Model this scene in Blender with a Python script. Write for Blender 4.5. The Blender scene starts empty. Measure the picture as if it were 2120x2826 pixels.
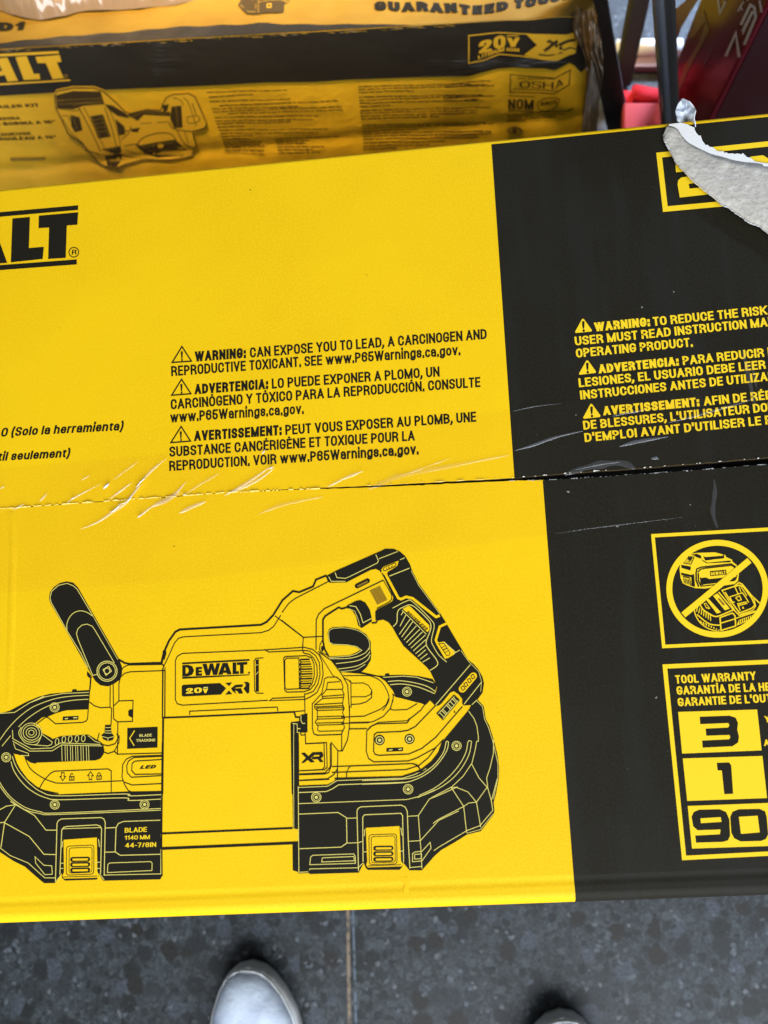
import bpy, bmesh, math, random
from mathutils import Vector, Matrix, noise
from mathutils.geometry import tessellate_polygon
random.seed(7)
SC = bpy.context.scene
COL = SC.collection

# ------------------------------------------------------------------ camera
FPX, CX, CY = 2200.0, 1060.0, 1413.0          # focal length and centre in photo pixels
Xc = Vector((0.99541, -0.06949, -0.0659)).normalized()
Yc = Vector((-0.04036, -0.9831, 0.1785)); Yc = (Yc - Xc * Xc.dot(Yc)).normalized()
Zc = Xc.cross(Yc)
R = Matrix((Xc, Yc, Zc))
ZT = 0.48                                       # height of the carton's top
CAM = Vector((0, 0, ZT + 0.44))
cam = bpy.data.cameras.new('camera'); co = bpy.data.objects.new('camera', cam); COL.objects.link(co)
cam.sensor_fit = 'HORIZONTAL'; cam.sensor_width = 36; cam.lens = 36 * FPX / 2120
cam.clip_start = 0.01; cam.clip_end = 60
cam.dof.use_dof = True; cam.dof.focus_distance = 0.462; cam.dof.aperture_fstop = 11
r_, u_, b_ = R @ Vector((1, 0, 0)), R @ Vector((0, -1, 0)), R @ Vector((0, 0, -1))
co.matrix_world = Matrix(((r_.x, u_.x, b_.x, CAM.x), (r_.y, u_.y, b_.y, CAM.y), (r_.z, u_.z, b_.z, CAM.z), (0, 0, 0, 1)))
SC.camera = co

# ------------------------------------------------------------------ light
W = bpy.data.worlds.new('World'); SC.world = W; W.use_nodes = True
bg = W.node_tree.nodes['Background']; bg.inputs[0].default_value = (0.68, 0.74, 0.84, 1); bg.inputs[1].default_value = 0.27
def area(name, loc, tgt, sx, sy, power, col, spread=180):
    l = bpy.data.lights.new(name, 'AREA'); l.shape = 'RECTANGLE'; l.size = sx; l.size_y = sy
    l.energy = power; l.color = col; l.spread = math.radians(spread)
    o = bpy.data.objects.new(name, l); COL.objects.link(o); o.location = loc
    o.rotation_euler = (Vector(tgt) - Vector(loc)).to_track_quat('-Z', 'Y').to_euler()
    return o
area('doorway_daylight', (0.55, -2.4, 2.2), (0, 0.0, 0.4), 3.2, 2.2, 212, (0.89, 0.95, 1.03))
area('ceiling_lamp', (-0.2, 1.15, 2.0), (-0.13, 0.80, 0.2), 0.4, 0.25, 4.3, (1.0, 0.74, 0.40), 26)
area('window_daylight', (1.7, 2.6, 1.3), (.32, .82, 0.0), 0.6, 0.5, 9, (0.62, 0.82, 1.2), 30)
SC.view_settings.view_transform = 'Standard'; SC.view_settings.look = 'None'
SC.view_settings.exposure = 0.0; SC.view_settings.gamma = 1.0

# ------------------------------------------------------------------ geometry helpers
def ray(x, y): return R @ Vector((x - CX, y - CY, FPX))
def P(x, y, z=ZT):
    r = ray(x, y); return CAM + r * ((z - CAM.z) / r.z)
def onplane(x, y, q, n):
    r = ray(x, y); return CAM + r * ((q - CAM).dot(n) / r.dot(n))
def ony(x, y, yy): return onplane(x, y, Vector((0, yy, 0)), Vector((0, 1, 0)))

def mesh_obj(name, verts, faces, mats, parent=None, mi=None, smooth=False):
    me = bpy.data.meshes.new(name)
    off = Vector((0, 0, 0)); p = parent
    while p: off = off + p.location; p = p.parent
    me.from_pydata([tuple(Vector(v) - off) for v in verts], [], faces)
    for m in (mats if isinstance(mats, (list, tuple)) else [mats]): me.materials.append(m)
    if mi: me.polygons.foreach_set('material_index', mi)
    if smooth: me.polygons.foreach_set('use_smooth', [True] * len(me.polygons))
    me.update()
    o = bpy.data.objects.new(name, me); COL.objects.link(o); o.parent = parent
    return o
def thing(name, label, cat, loc):
    o = bpy.data.objects.new(name, None); COL.objects.link(o); o.location = loc
    o.empty_display_size = 0.05
    o['label'] = label; o['category'] = cat
    return o
def tag(o, label, cat, group=None):
    o['label'] = label; o['category'] = cat
    if group: o['group'] = group
    return o
def from_bm(name, bm, mats, parent=None, smooth=False):
    vs = [v.co.copy() for v in bm.verts]; bm.verts.index_update()
    fs = [[v.index for v in f.verts] for f in bm.faces]; mi = [f.material_index for f in bm.faces]
    o = mesh_obj(name, vs, fs, mats, parent, mi, smooth); bm.free(); return o
def box_bm(bm, o, ax, ay, az, lx, ly, lz, bev=0.0):
    """box from corner o along unit axes"""
    c = [o + ax * (lx * i) + ay * (ly * j) + az * (lz * k) for k in (0, 1) for j in (0, 1) for i in (0, 1)]
    v = [bm.verts.new(p) for p in c]
    fs = [bm.faces.new([v[i] for i in q]) for q in ((0, 2, 3, 1), (4, 5, 7, 6), (0, 1, 5, 4), (2, 6, 7, 3), (0, 4, 6, 2), (1, 3, 7, 5))]
    bmesh.ops.recalc_face_normals(bm, faces=fs)
    if bev: bmesh.ops.bevel(bm, geom=list({e for f in fs for e in f.edges}), offset=bev, segments=3, affect='EDGES', profile=0.5)
    return bm
def tube_bm(bm, pts, rad, seg=16, cap=True):
    rings = []
    for i, p in enumerate(pts):
        d = (pts[min(i + 1, len(pts) - 1)] - pts[max(i - 1, 0)]).normalized()
        a = d.orthogonal().normalized() if i == 0 else (a - d * a.dot(d)).normalized()
        b = d.cross(a); rr = rad[i] if isinstance(rad, (list, tuple)) else rad
        rings.append([bm.verts.new(p + (a * math.cos(t) + b * math.sin(t)) * rr) for t in [2 * math.pi * k / seg for k in range(seg)]])
    for r0, r1 in zip(rings, rings[1:]):
        for k in range(seg): bm.faces.new((r0[k], r0[(k + 1) % seg], r1[(k + 1) % seg], r1[k]))
    if cap: bm.faces.new(rings[0][::-1]); bm.faces.new(rings[-1])
    return bm

# ------------------------------------------------------------------ materials
def mat(name, base, rough=0.5, spec=0.5, metal=0.0, bump=None, vary=None, coat=0.0, extra=None):
    m = bpy.data.materials.new(name); m.use_nodes = True
    nt = m.node_tree; n = nt.nodes; b = n['Principled BSDF']
    b.inputs['Base Color'].default_value = (*base, 1); b.inputs['Roughness'].default_value = rough
    b.inputs['Specular IOR Level'].default_value = spec; b.inputs['Metallic'].default_value = metal
    b.inputs['Coat Weight'].default_value = coat; b.inputs['Coat Roughness'].default_value = 0.15
    tc = n.new('ShaderNodeTexCoord')
    if vary:      # list of (scale, colour, low, high, detail)
        prev = None
        for sc, colr, lo, hi, det, *ms in vary:
            tx = n.new('ShaderNodeTexNoise'); tx.inputs['Scale'].default_value = sc; tx.inputs['Detail'].default_value = det
            mpg = n.new('ShaderNodeMapping'); mpg.inputs['Scale'].default_value = ms[0] if ms else (1, 1, 1)
            nt.links.new(tc.outputs['Object'], mpg.inputs[0]); nt.links.new(mpg.outputs[0], tx.inputs['Vector'])
            mr = n.new('ShaderNodeMapRange'); mr.inputs[1].default_value = lo; mr.inputs[2].default_value = hi
            nt.links.new(tx.outputs['Fac'], mr.inputs[0])
            mx = n.new('ShaderNodeMix'); mx.data_type = 'RGBA'
            nt.links.new(mr.outputs[0], mx.inputs['Factor'])
            if prev: nt.links.new(prev, mx.inputs['A'])
            else: mx.inputs['A'].default_value = (*base, 1)
            mx.inputs['B'].default_value = (*colr, 1); prev = mx.outputs['Result']
        nt.links.new(prev, b.inputs['Base Color'])
    if bump:      # list of (scale, distance, detail)
        prevn = None
        for sc, dist, det in bump:
            tx = n.new('ShaderNodeTexNoise'); tx.inputs['Scale'].default_value = sc; tx.inputs['Detail'].default_value = det
            nt.links.new(tc.outputs['Object'], tx.inputs['Vector'])
            bp = n.new('ShaderNodeBump'); bp.inputs['Strength'].default_value = 1.0; bp.inputs['Distance'].default_value = dist
            nt.links.new(tx.outputs['Fac'], bp.inputs['Height'])
            if prevn: nt.links.new(prevn, bp.inputs['Normal'])
            prevn = bp.outputs['Normal']
        nt.links.new(prevn, b.inputs['Normal'])
    return m
YEL = (0.86, 0.52, 0.002); BLK = (0.0120, 0.0098, 0.0045)
M_yel = mat('yellow_print', YEL, 0.6, 0.14, bump=[(14, 0.0012, 2), (1300, 0.00003, 2)],
            vary=[(9, (0.81, 0.472, 0.002), 0.35, 0.75, 3), (900, (0.90, 0.59, 0.008), 0.45, 0.8, 2)])
M_blk = mat('black_print', BLK, 0.65, 0.14, bump=[(14, 0.0012, 2), (1300, 0.00003, 2)],
            vary=[(700, (0.019, 0.0165, 0.010), 0.45, 0.8, 3), (30, (0.0165, 0.0155, 0.012), 0.50, 0.85, 5, (3.0, .35, 1)), (9, (0.0155, 0.014, 0.010), 0.5, 0.75, 4)])
M_yin = mat('yellow_ink', (0.90, 0.60, 0.015), 0.6, 0.15, bump=[(1300, 0.00002, 2)])
M_yln = mat('pale_yellow_ink', (0.72, 0.60, 0.13), 0.5, 0.3)
M_bin = mat('black_ink', (0.0115, 0.0095, 0.0045), 0.65, 0.14, bump=[(1300, 0.00002, 2)])
M_brn = mat('brown_hatch_ink', (0.24, 0.13, 0.01), 0.5, 0.3)
M_kraft = mat('kraft_board', (0.30, 0.21, 0.12), 0.8, 0.2, bump=[(500, 0.0001, 3)])
M_dark = mat('dark_gap', (0.012, 0.011, 0.010), 0.9, 0.1)
M_fib = mat('torn_paper_fibre', (0.78, 0.77, 0.74), 0.85, 0.2, bump=[(900, 0.0002, 4)])
M_greyb = mat('raw_grey_board', (0.50, 0.46, 0.39), 0.9, 0.1, bump=[(420, 0.0006, 5), (60, 0.0012, 3)],
              vary=[(260, (0.60, 0.56, 0.49), 0.48, 0.7, 6), (700, (0.34, 0.31, 0.26), 0.55, 0.8, 5)])

# ------------------------------------------------------------------ printing: flat ink on a face
VP2 = Vector((562.0, -10705.0))
def up_main(p): return (VP2 - p).normalized()
# ------------------------------------------------------------------ lettering: a condensed sans drawn with strokes
RC = [(0, 0, 1), (1, 0, 1), (1, 1, 1), (0, 1, 1)]
def _g(w, *paths): return (w, paths)
X_ = .74
GL_ = {
 'A': _g(.62, [(0, 0), (.5, 1), (1, 0)], [(.2, .3), (.8, .3)]),
 'B': _g(.57, [(0, .52), (0, 0), (1, 0, 1), (1, .52, 1), (0, .52)], [(0, .52), (.93, .52, 1), (.93, 1, 1), (0, 1), (0, .5)]),
 'C': _g(.56, [(1, .70), (1, 1, 1), (0, 1, 1), (0, 0, 1), (1, 0, 1), (1, .30)]),
 'D': _g(.57, [(0, .5), (0, 0), (1, 0, 1), (1, 1, 1), (0, 1), (0, .5)]),
 'E': _g(.49, [(1, 1), (0, 1), (0, 0), (1, 0)], [(0, .52), (.9, .52)]),
 'F': _g(.47, [(1, 1), (0, 1), (0, 0)], [(0, .5), (.9, .5)]),
 'G': _g(.57, [(1, .74), (1, 1, 1), (0, 1, 1), (0, 0, 1), (1, 0, 1), (1, .44), (.55, .44)]),
 'H': _g(.57, [(0, 0), (0, 1)], [(1, 0), (1, 1)], [(0, .52), (1, .52)]),
 'I': _g(0, [(0, 0), (0, 1)]),
 'J': _g(.47, [(0, .32), (0, 0, 1), (1, 0, 1), (1, 1)]),
 'K': _g(.6, [(0, 0), (0, 1)], [(0, .36), (1, 1)], [(.32, .57), (1, 0)]),
 'L': _g(.46, [(0, 1), (0, 0), (1, 0)]),
 'M': _g(.74, [(0, 0), (0, 1), (.5, 0), (1, 1), (1, 0)]),
 'N': _g(.58, [(0, 0), (0, 1), (1, 0), (1, 1)]),
 'O': _g(.57, [(.5, 0), (1, 0, 1), (1, 1, 1), (0, 1, 1), (0, 0, 1), (.5, 0)]),
 'P': _g(.54, [(0, 0), (0, 1), (1, 1, 1), (1, .44, 1), (0, .44)]),
 'Q': _g(.57, [(.5, 0), (1, 0, 1), (1, 1, 1), (0, 1, 1), (0, 0, 1), (.5, 0)], [(.55, .22), (1.02, -.06)]),
 'R': _g(.57, [(0, 0), (0, 1), (.97, 1, 1), (.97, .48, 1), (0, .48)], [(.5, .48), (.97, .44, 1), (1, 0)]),
 'S': _g(.54, [(1, .80), (1, 1, 1), (0, 1, 1), (0, .56, 1), (1, .47, 1), (1, 0, 1), (0, 0, 1), (0, .20)]),
 'T': _g(.5, [(0, 1), (1, 1)], [(.5, 0), (.5, 1)]),
 'U': _g(.57, [(0, 1), (0, 0, 1), (1, 0, 1), (1, 1)]),
 'V': _g(.58, [(0, 1), (.5, 0), (1, 1)]),
 'W': _g(.86, [(0, 1), (.26, 0), (.5, 1), (.74, 0), (1, 1)]),
 'X': _g(.57, [(0, 0), (1, 1)], [(0, 1), (1, 0)]),
 'Y': _g(.57, [(0, 1), (.5, .44), (1, 1)], [(.5, .46), (.5, 0)]),
 'Z': _g(.5, [(0, 1), (1, 1), (0, 0), (1, 0)]),
 '1': _g(.36, [(0, .78), (.9, 1), (.9, 0)]),
 '2': _g(.52, [(0, .7), (0, 1, 1), (1, 1, 1), (1, .58, 1), (0, .08), (0, 0), (1, 0)]),
 '4': _g(.56, [(.76, 0), (.76, 1), (0, .27), (1, .27)]),
 '5': _g(.53, [(.95, 1), (.1, 1), (.03, .52), (1, .64, 1), (1, 0, 1), (0, 0, 1), (0, .26)]),
 '6': _g(.54, [(1, .74), (1, 1, 1), (0, 1, 1), (0, 0, 1), (1, 0, 1), (1, .6, 1), (0, .6)]),
 '7': _g(.5, [(0, 1), (1, 1), (.35, 0)]),
 '8': _g(.54, [(.5, .53), (1, .53, 1), (1, 0, 1), (0, 0, 1), (0, .53, 1), (.5, .53)], [(.5, .53), (.95, .53, 1), (.95, 1, 1), (.05, 1, 1), (.05, .53, 1), (.5, .53)]),
 'a': _g(.5, [(0, .52), (0, X_, 1), (1, X_, 1), (1, 0)], [(1, .42), (0, .42, 1), (0, 0, 1), (1, 0, 1), (1, .3)]),
 'b': _g(.52, [(0, 1), (0, 0)], [(0, .4), (0, 0, 1), (1, 0, 1), (1, X_, 1), (0, X_, 1), (0, .4)]),
 'c': _g(.47, [(1, .6), (1, X_, 1), (0, X_, 1), (0, 0, 1), (1, 0, 1), (1, .14)]),
 'e': _g(.5, [(0, .37), (1, .37), (1, X_, 1), (0, X_, 1), (0, 0, 1), (1, 0, 1), (1, .12)]),
 'g': _g(.52, [(1, X_), (1, -.26, 1), (0, -.26, 1), (0, -.12)], [(1, .4), (1, X_, 1), (0, X_, 1), (0, 0, 1), (1, 0, 1), (1, .4)]),
 'h': _g(.51, [(0, 0), (0, 1)], [(0, .5), (0, X_, 1), (1, X_, 1), (1, 0)]),
 'i': _g(0, [(0, 0), (0, X_)], [(0, 1.03), (0, 1.17)]),
 'l': _g(0, [(0, 0), (0, 1)]),
 'm': _g(.78, [(0, 0), (0, X_)], [(0, .45), (0, X_, 1), (.5, X_, 1), (.5, 0)], [(.5, .45), (.5, X_, 1), (1, X_, 1), (1, 0)]),
 'n': _g(.51, [(0, 0), (0, X_)], [(0, .45), (0, X_, 1), (1, X_, 1), (1, 0)]),
 'o': _g(.52, [(.5, 0), (1, 0, 1), (1, X_, 1), (0, X_, 1), (0, 0, 1), (.5, 0)]),
 'r': _g(.34, [(0, 0), (0, X_)], [(0, .42), (0, X_, 1), (1, X_)]),
 's': _g(.47, [(1, .54), (1, X_, 1), (0, X_, 1), (0, .42, 1), (1, .35, 1), (1, 0, 1), (0, 0, 1), (0, .22)]),
 't': _g(.33, [(.4, .95), (.4, 0, 1), (1, 0)], [(0, X_), (1, X_)]),
 'u': _g(.51, [(0, X_), (0, 0, 1), (1, 0, 1), (1, .3)], [(1, X_), (1, 0)]),
 'v': _g(.5, [(0, X_), (.5, 0), (1, X_)]),
 'w': _g(.76, [(0, X_), (.26, 0), (.5, X_), (.74, 0), (1, X_)]),
 '.': _g(0, [(0, -.06), (0, .1)]), ',': _g(0, [(0, .1), (0, -.02), (-.9, -.2)]), ':': _g(0, [(0, -.02), (0, .14)], [(0, .56), (0, .72)]),
 "'": _g(0, [(0, 1.05), (0, .75)]), '-': _g(.3, [(0, .4), (1, .4)]), '/': _g(.36, [(0, -.05), (1, 1.05)]),
 '(': _g(.27, [(1, 1.12), (0, .8, 1), (0, .05, 1), (1, -.27)]), ')': _g(.27, [(0, 1.12), (1, .8, 1), (1, .05, 1), (0, -.27)]),
 '°': _g(.3, [(.5, .68), (1, .68, 1), (1, 1.02, 1), (0, 1.02, 1), (0, .68, 1), (.5, .68)]),
}
ACC_ = {'Ó': ('O', 1), 'É': ('E', 1), 'È': ('E', -1), 'Í': ('I', 1), 'Ñ': ('N', 0)}
GL_['0'] = GL_['O']
def _round(p, rad):
    out = []
    for i, q in enumerate(p):
        if len(q) == 2 or i in (0, len(p) - 1): out.append(Vector(q[:2])); continue
        c = Vector(q[:2]); a = Vector(p[i - 1][:2]) - c; b = Vector(p[i + 1][:2]) - c
        ra = min(rad, a.length * (.5 if len(p[i - 1]) > 2 else .98)); rb = min(rad, b.length * (.5 if len(p[i + 1]) > 2 else .98))
        s_, e_ = c + a.normalized() * ra, c + b.normalized() * rb
        for k in range(6):
            t = k / 5; k1 = .62
            c1, c2 = s_.lerp(c, k1), e_.lerp(c, k1)
            out.append(s_ * (1 - t) ** 3 + c1 * 3 * t * (1 - t) ** 2 + c2 * 3 * t * t * (1 - t) + e_ * t ** 3)
    return out
def lay_text(s, w, sp=.08):
    """stroke centre lines of a string, cap height 1; returns (paths, total width)"""
    x = 0; out = []
    for ch in s:
        if ch == ' ': x += .25; continue
        acc = None
        if ch in ACC_: ch, acc = ACC_[ch]
        gw, paths = GL_[ch]; gw = max(gw, 0) if gw else w
        inner = gw - w
        mp = lambda v: Vector((x + w / 2 + (v[0] * inner if inner > 1e-6 else v[0] * w * .5), w / 2 + v[1] * (1 - w)))
        def end(v, d):          # where a stroke end is cut: a level line, or square half a stroke further out
            if abs(d.y) < .25: return 'x'
            return {0: 0.0, 1: 1.0, X_: w + X_ * (1 - w)}.get(v[1])
        for p in paths:
            cuts = [0]
            for i in range(1, len(p) - 1):
                a_, c_ = (mp(p[i]) - mp(p[i - 1])).normalized(), (mp(p[i + 1]) - mp(p[i])).normalized()
                if len(p[i]) == 2 and a_.dot(c_) < -.15: cuts.append(i)
            cuts.append(len(p) - 1)
            for c0, c1 in zip(cuts, cuts[1:]):
                q = [(*mp(v), *v[2:]) for v in p[c0:c1 + 1]]; r = _round(q, .3)
                r = [v for i, v in enumerate(r) if i == 0 or (v - r[i - 1]).length > 1e-4]
                if (r[0] - r[-1]).length < 1e-4: lo = hi = None
                else: lo, hi = end(p[c0], r[1] - r[0]), end(p[c1], r[-1] - r[-2])
                out.append((r, lo, hi))
        if acc is not None:
            c = x + gw / 2
            if acc: out.append(([Vector((c - .06 * acc, 1.06)), Vector((c + .08 * acc, 1.2))], None, None))
            else: out.append(([Vector((c - .18, 1.16)), Vector((c + .18, 1.16))], None, None))
        x += gw + sp
    return out, x - sp
def smooth_line(pts, closed=False, n=5):
    out = []; N = len(pts)
    rng = range(N if closed else N - 1)
    for i in rng:
        g = (lambda k: pts[k % N]) if closed else (lambda k: pts[max(0, min(N - 1, k))])
        p0, p1, p2, p3 = g(i - 1), g(i), g(i + 1), g(i + 2)
        for k in range(n):
            t = k / n
            out.append(0.5 * ((2 * p1) + (p2 - p0) * t + (2 * p0 - 5 * p1 + 4 * p2 - p3) * t * t + (3 * p1 - p0 - 3 * p2 + p3) * t ** 3))
    if not closed: out.append(pts[-1])
    return out
class Ink:
    """collects flat print shapes given in photo pixels, projected on one real face"""
    def __init__(s, mapf=P, base=0.0002, step=5e-6, up=up_main, nrm=Vector((0, 0, 1))):
        s.v, s.f, s.m, s.mats = [], [], [], []; s.map, s.z, s.step, s.up, s.n = mapf, base, step, up, nrm
        s.reg = (0, 0, 1); s.lay = {}
    def R(s, ox, oy, sc): s.reg = (ox, oy, sc)
    def pt(s, p, reg=None):
        ox, oy, sc = reg or s.reg; return Vector((ox + p[0] / sc, oy + p[1] / sc))
    def pts(s, q):
        if isinstance(q, str): q = [tuple(float(a) for a in w.split(',')) for w in q.split()]
        return [s.pt(p) for p in q]
    def mi(s, m):
        if m not in s.mats: s.mats.append(m)
        return s.mats.index(m)
    def add(s, px, faces, m):
        """each shape lies just above whatever it covers, like ink on ink"""
        b = len(s.v); k = s.mi(m); cells = set(); c_ = 6.0
        for f in faces:
            xs = [px[i].x / c_ for i in f]; ys = [px[i].y / c_ for i in f]
            for i in range(math.floor(min(xs)), math.floor(max(xs)) + 1):
                for j in range(math.floor(min(ys)), math.floor(max(ys)) + 1): cells.add((i, j))
        lay = 1 + max((s.lay.get(c, 0) for c in cells), default=0)
        for c in cells: s.lay[c] = lay
        o = s.n * (s.z + lay * s.step)
        s.v += [s.map(p.x, p.y) + o for p in px]
        for f in faces: s.f.append([b + i for i in f]); s.m.append(k)
    def fill(s, q, m, holes=(), sm=False, raw=False):
        L = [q if raw else s.pts(q)] + [s.pts(h) for h in holes]
        if sm: L = [smooth_line(l, True, 4) for l in L]
        tri = tessellate_polygon([[Vector((p.x, p.y, 0)) for p in l] for l in L])
        flat = [p for l in L for p in l]
        fs = []
        for a, b, c in tri:
            ar = (flat[b] - flat[a]).cross(flat[c] - flat[a])
            if abs(ar) > 1e-9: fs.append((a, b, c) if ar < 0 else (a, c, b))
        s.add(flat, fs, m)
    def line(s, q, w, m, closed=False, sm=False, raw=False):
        p = q if raw else s.pts(q)
        if sm: p = smooth_line(p, closed)
        p = [a for i, a in enumerate(p) if i == 0 or (a - p[i - 1]).length > 1e-4]
        N = len(p); L, Rr = [], []
        for i in range(N):
            a = p[i - 1] if (i > 0 or closed) else None
            c = p[(i + 1) % N] if (i < N - 1 or closed) else None
            d1 = (p[i] - a).normalized() if a is not None else None
            d2 = (c - p[i]).normalized() if c is not None else None
            if d1 is None: d1 = d2
            if d2 is None: d2 = d1
            t = (d1 + d2)
            t = t.normalized() if t.length > 1e-6 else d1
            nn = Vector((-t.y, t.x)); co_ = max(0.45, t.dot(d1)); h = w / 2 / co_
            L.append(p[i] + nn * h); Rr.append(p[i] - nn * h)
        flat = L + Rr; fs = []
        for i in range(N if closed else N - 1):
            j = (i + 1) % N; fs.append((i, j, N + j, N + i))
        s.add(flat, fs, m)
    def circle(s, c, r, m, w=None, ry=None, n=28, rot=0):
        ry = ry or r; q = []
        for k in range(n):
            t = 2 * math.pi * k / n; x, y = r * math.cos(t), ry * math.sin(t)
            q.append((c[0] + x * math.cos(rot) - y * math.sin(rot), c[1] + x * math.sin(rot) + y * math.cos(rot)))
        if w: s.line(q, w, m, closed=True)
        else: s.fill(q, m)
    def rrect(s, x0, y0, x1, y1, r, m, w=None, sk=(0, 0)):
        """rounded rectangle; sk = (dx per y, dy per x) shear"""
        q = []
        for cx, cy, a0 in ((x1 - r, y0 + r, -90), (x1 - r, y1 - r, 0), (x0 + r, y1 - r, 90), (x0 + r, y0 + r, 180)):
            for k in range(4):
                t = math.radians(a0 + 30 * k); q.append((cx + r * math.cos(t), cy + r * math.sin(t)))
        q = [(x + (y - y0) * sk[0], y + (x - x0) * sk[1]) for x, y in q]
        if w: s.line(q, w, m, closed=True)
        else: s.fill(q, m)
    def text(s, body, a, b, cap, m, bold=0.02, shear=0.0, ref=None, up=None):
        """baseline from a to b (region units), cap height in region units"""
        A, B = s.pt(a), s.pt(b); cap = cap / s.reg[2]
        w = max(.1, min(.25, .15 + (bold - .02) * 1.7))
        paths, tot = lay_text(body, w)
        if ref: tot = lay_text(ref, w)[1]
        e = (B - A); ln = e.length; e = e / ln
        U = up or s.up((A + B) / 2)
        for j, (p, lo, hi) in enumerate(paths):
            n_ = len(p); L, Rr = [], []
            for i in range(n_):
                d1 = (p[i] - p[i - 1]).normalized() if i > 0 else (p[1] - p[0]).normalized()
                d2 = (p[i + 1] - p[i]).normalized() if i < n_ - 1 else d1
                if i == 0: d1 = d2
                t = (d1 + d2).normalized()
                h = w / 2 / max(.5, t.dot(d1)); nn = Vector((-t.y, t.x)); l_, r_ = p[i] + nn * h, p[i] - nn * h
                tg = lo if i == 0 else (hi if i == n_ - 1 else None)
                if tg == 'x':
                    k_ = -w / 2 if i == 0 else w / 2; l_, r_ = l_ + t * k_, r_ + t * k_
                elif tg is not None: l_, r_ = l_ + t * ((tg - l_.y) / t.y), r_ + t * ((tg - r_.y) / t.y)
                L.append(l_); Rr.append(r_)
            s.add([A + e * ((q.x + shear * q.y) / tot * ln) + U * (q.y * cap) for q in L + Rr], [(i, i + 1, n_ + i + 1, n_ + i) for i in range(n_ - 1)], m)
    def build(s, name, parent, post=None):
        if post: return post(s, name, parent)
        return mesh_obj(name, s.v, s.f, s.mats, parent, s.m)

# ------------------------------------------------------------------ floor
def floor_material():
    m = bpy.data.materials.new('terrazzo'); m.use_nodes = True; nt = m.node_tree; n = nt.nodes; b = n['Principled BSDF']
    tc = n.new('ShaderNodeTexCoord'); L = nt.links
    wn = n.new('ShaderNodeTexNoise'); wn.inputs['Scale'].default_value = 70; wn.inputs['Detail'].default_value = 4
    L.new(tc.outputs['Object'], wn.inputs['Vector'])
    wa = n.new('ShaderNodeMixRGB'); wa.blend_type = 'ADD'; wa.inputs[0].default_value = 0.010
    L.new(tc.outputs['Object'], wa.inputs[1]); L.new(wn.outputs['Color'], wa.inputs[2])
    col = None
    def chips(scale, cols, thr, prev):
        v = n.new('ShaderNodeTexVoronoi'); v.inputs['Scale'].default_value = scale; v.inputs['Randomness'].default_value = 1
        L.new(wa.outputs[0], v.inputs['Vector'])
        sp = n.new('ShaderNodeSeparateColor'); L.new(v.outputs['Color'], sp.inputs[0])
        cr = n.new('ShaderNodeValToRGB'); cr.color_ramp.interpolation = 'CONSTANT'
        e = cr.color_ramp.elements; e[0].position = 0; e[0].color = (*cols[0], 1); e[1].position = 1 / len(cols); e[1].color = (*cols[1], 1)
        for i, c in enumerate(cols[2:]): 
            q = e.new((i + 2) / len(cols)); q.color = (*c, 1)
        L.new(sp.outputs['Red'], cr.inputs[0])
        if prev is None: return cr.outputs[0]
        ms = n.new('ShaderNodeMath'); ms.operation = 'GREATER_THAN'; ms.inputs[1].default_value = thr; L.new(sp.outputs['Green'], ms.inputs[0])
        dm = n.new('ShaderNodeMapRange'); dm.inputs[1].default_value = 0.62; dm.inputs[2].default_value = 0.45; L.new(v.outputs['Distance'], dm.inputs[0])
        mu = n.new('ShaderNodeMath'); mu.operation = 'MULTIPLY'; L.new(ms.outputs[0], mu.inputs[0]); L.new(dm.outputs[0], mu.inputs[1])
        mx = n.new('ShaderNodeMix'); mx.data_type = 'RGBA'; L.new(mu.outputs[0], mx.inputs['Factor']); L.new(prev, mx.inputs['A']); L.new(cr.outputs[0], mx.inputs['B'])
        return mx.outputs['Result']
    g = lambda k: (k * 0.31, k * 0.37, k * 0.40)
    col = chips(250, [g(.05), g(.075), g(.10), g(.065), g(.085), g(.12)], 0, None)
    col = chips(105, [g(.035), g(.11), g(.05), g(.09), g(.14)], 0.45, col)
    col = chips(52, [(.010, .012, .011), (.020, .023, .026), (.012, .011, .009), (.042, .048, .058), (.013, .015, .016)], 0.5, col)
    col = chips(190, [(.070, .080, .092), (.05, .056, .06), (.085, .092, .10)], 0.93, col)
    nz = n.new('ShaderNodeTexNoise'); nz.inputs['Scale'].default_value = 300; nz.inputs['Detail'].default_value = 6; nz.inputs['Roughness'].default_value = 0.65
    L.new(tc.outputs['Object'], nz.inputs['Vector'])
    mr = n.new('ShaderNodeMapRange'); mr.inputs[1].default_value = 0.3; mr.inputs[2].default_value = 0.7; mr.inputs[3].default_value = 0.4; mr.inputs[4].default_value = 1.8
    L.new(nz.outputs['Fac'], mr.inputs[0])
    mm = n.new('ShaderNodeMixRGB'); mm.blend_type = 'MULTIPLY'; mm.inputs[0].default_value = 1; L.new(col, mm.inputs[1]); L.new(mr.outputs[0], mm.inputs[2])
    L.new(mm.outputs[0], b.inputs['Base Color'])
    b.inputs['Roughness'].default_value = 0.5; b.inputs['Specular IOR Level'].default_value = 0.3
    return m
fl = mesh_obj('floor', [(-4, -4, 0), (4, -4, 0), (4, 4, 0), (-4, 4, 0)], [(0, 1, 2, 3)], floor_material()); fl['kind'] = 'structure'
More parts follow.
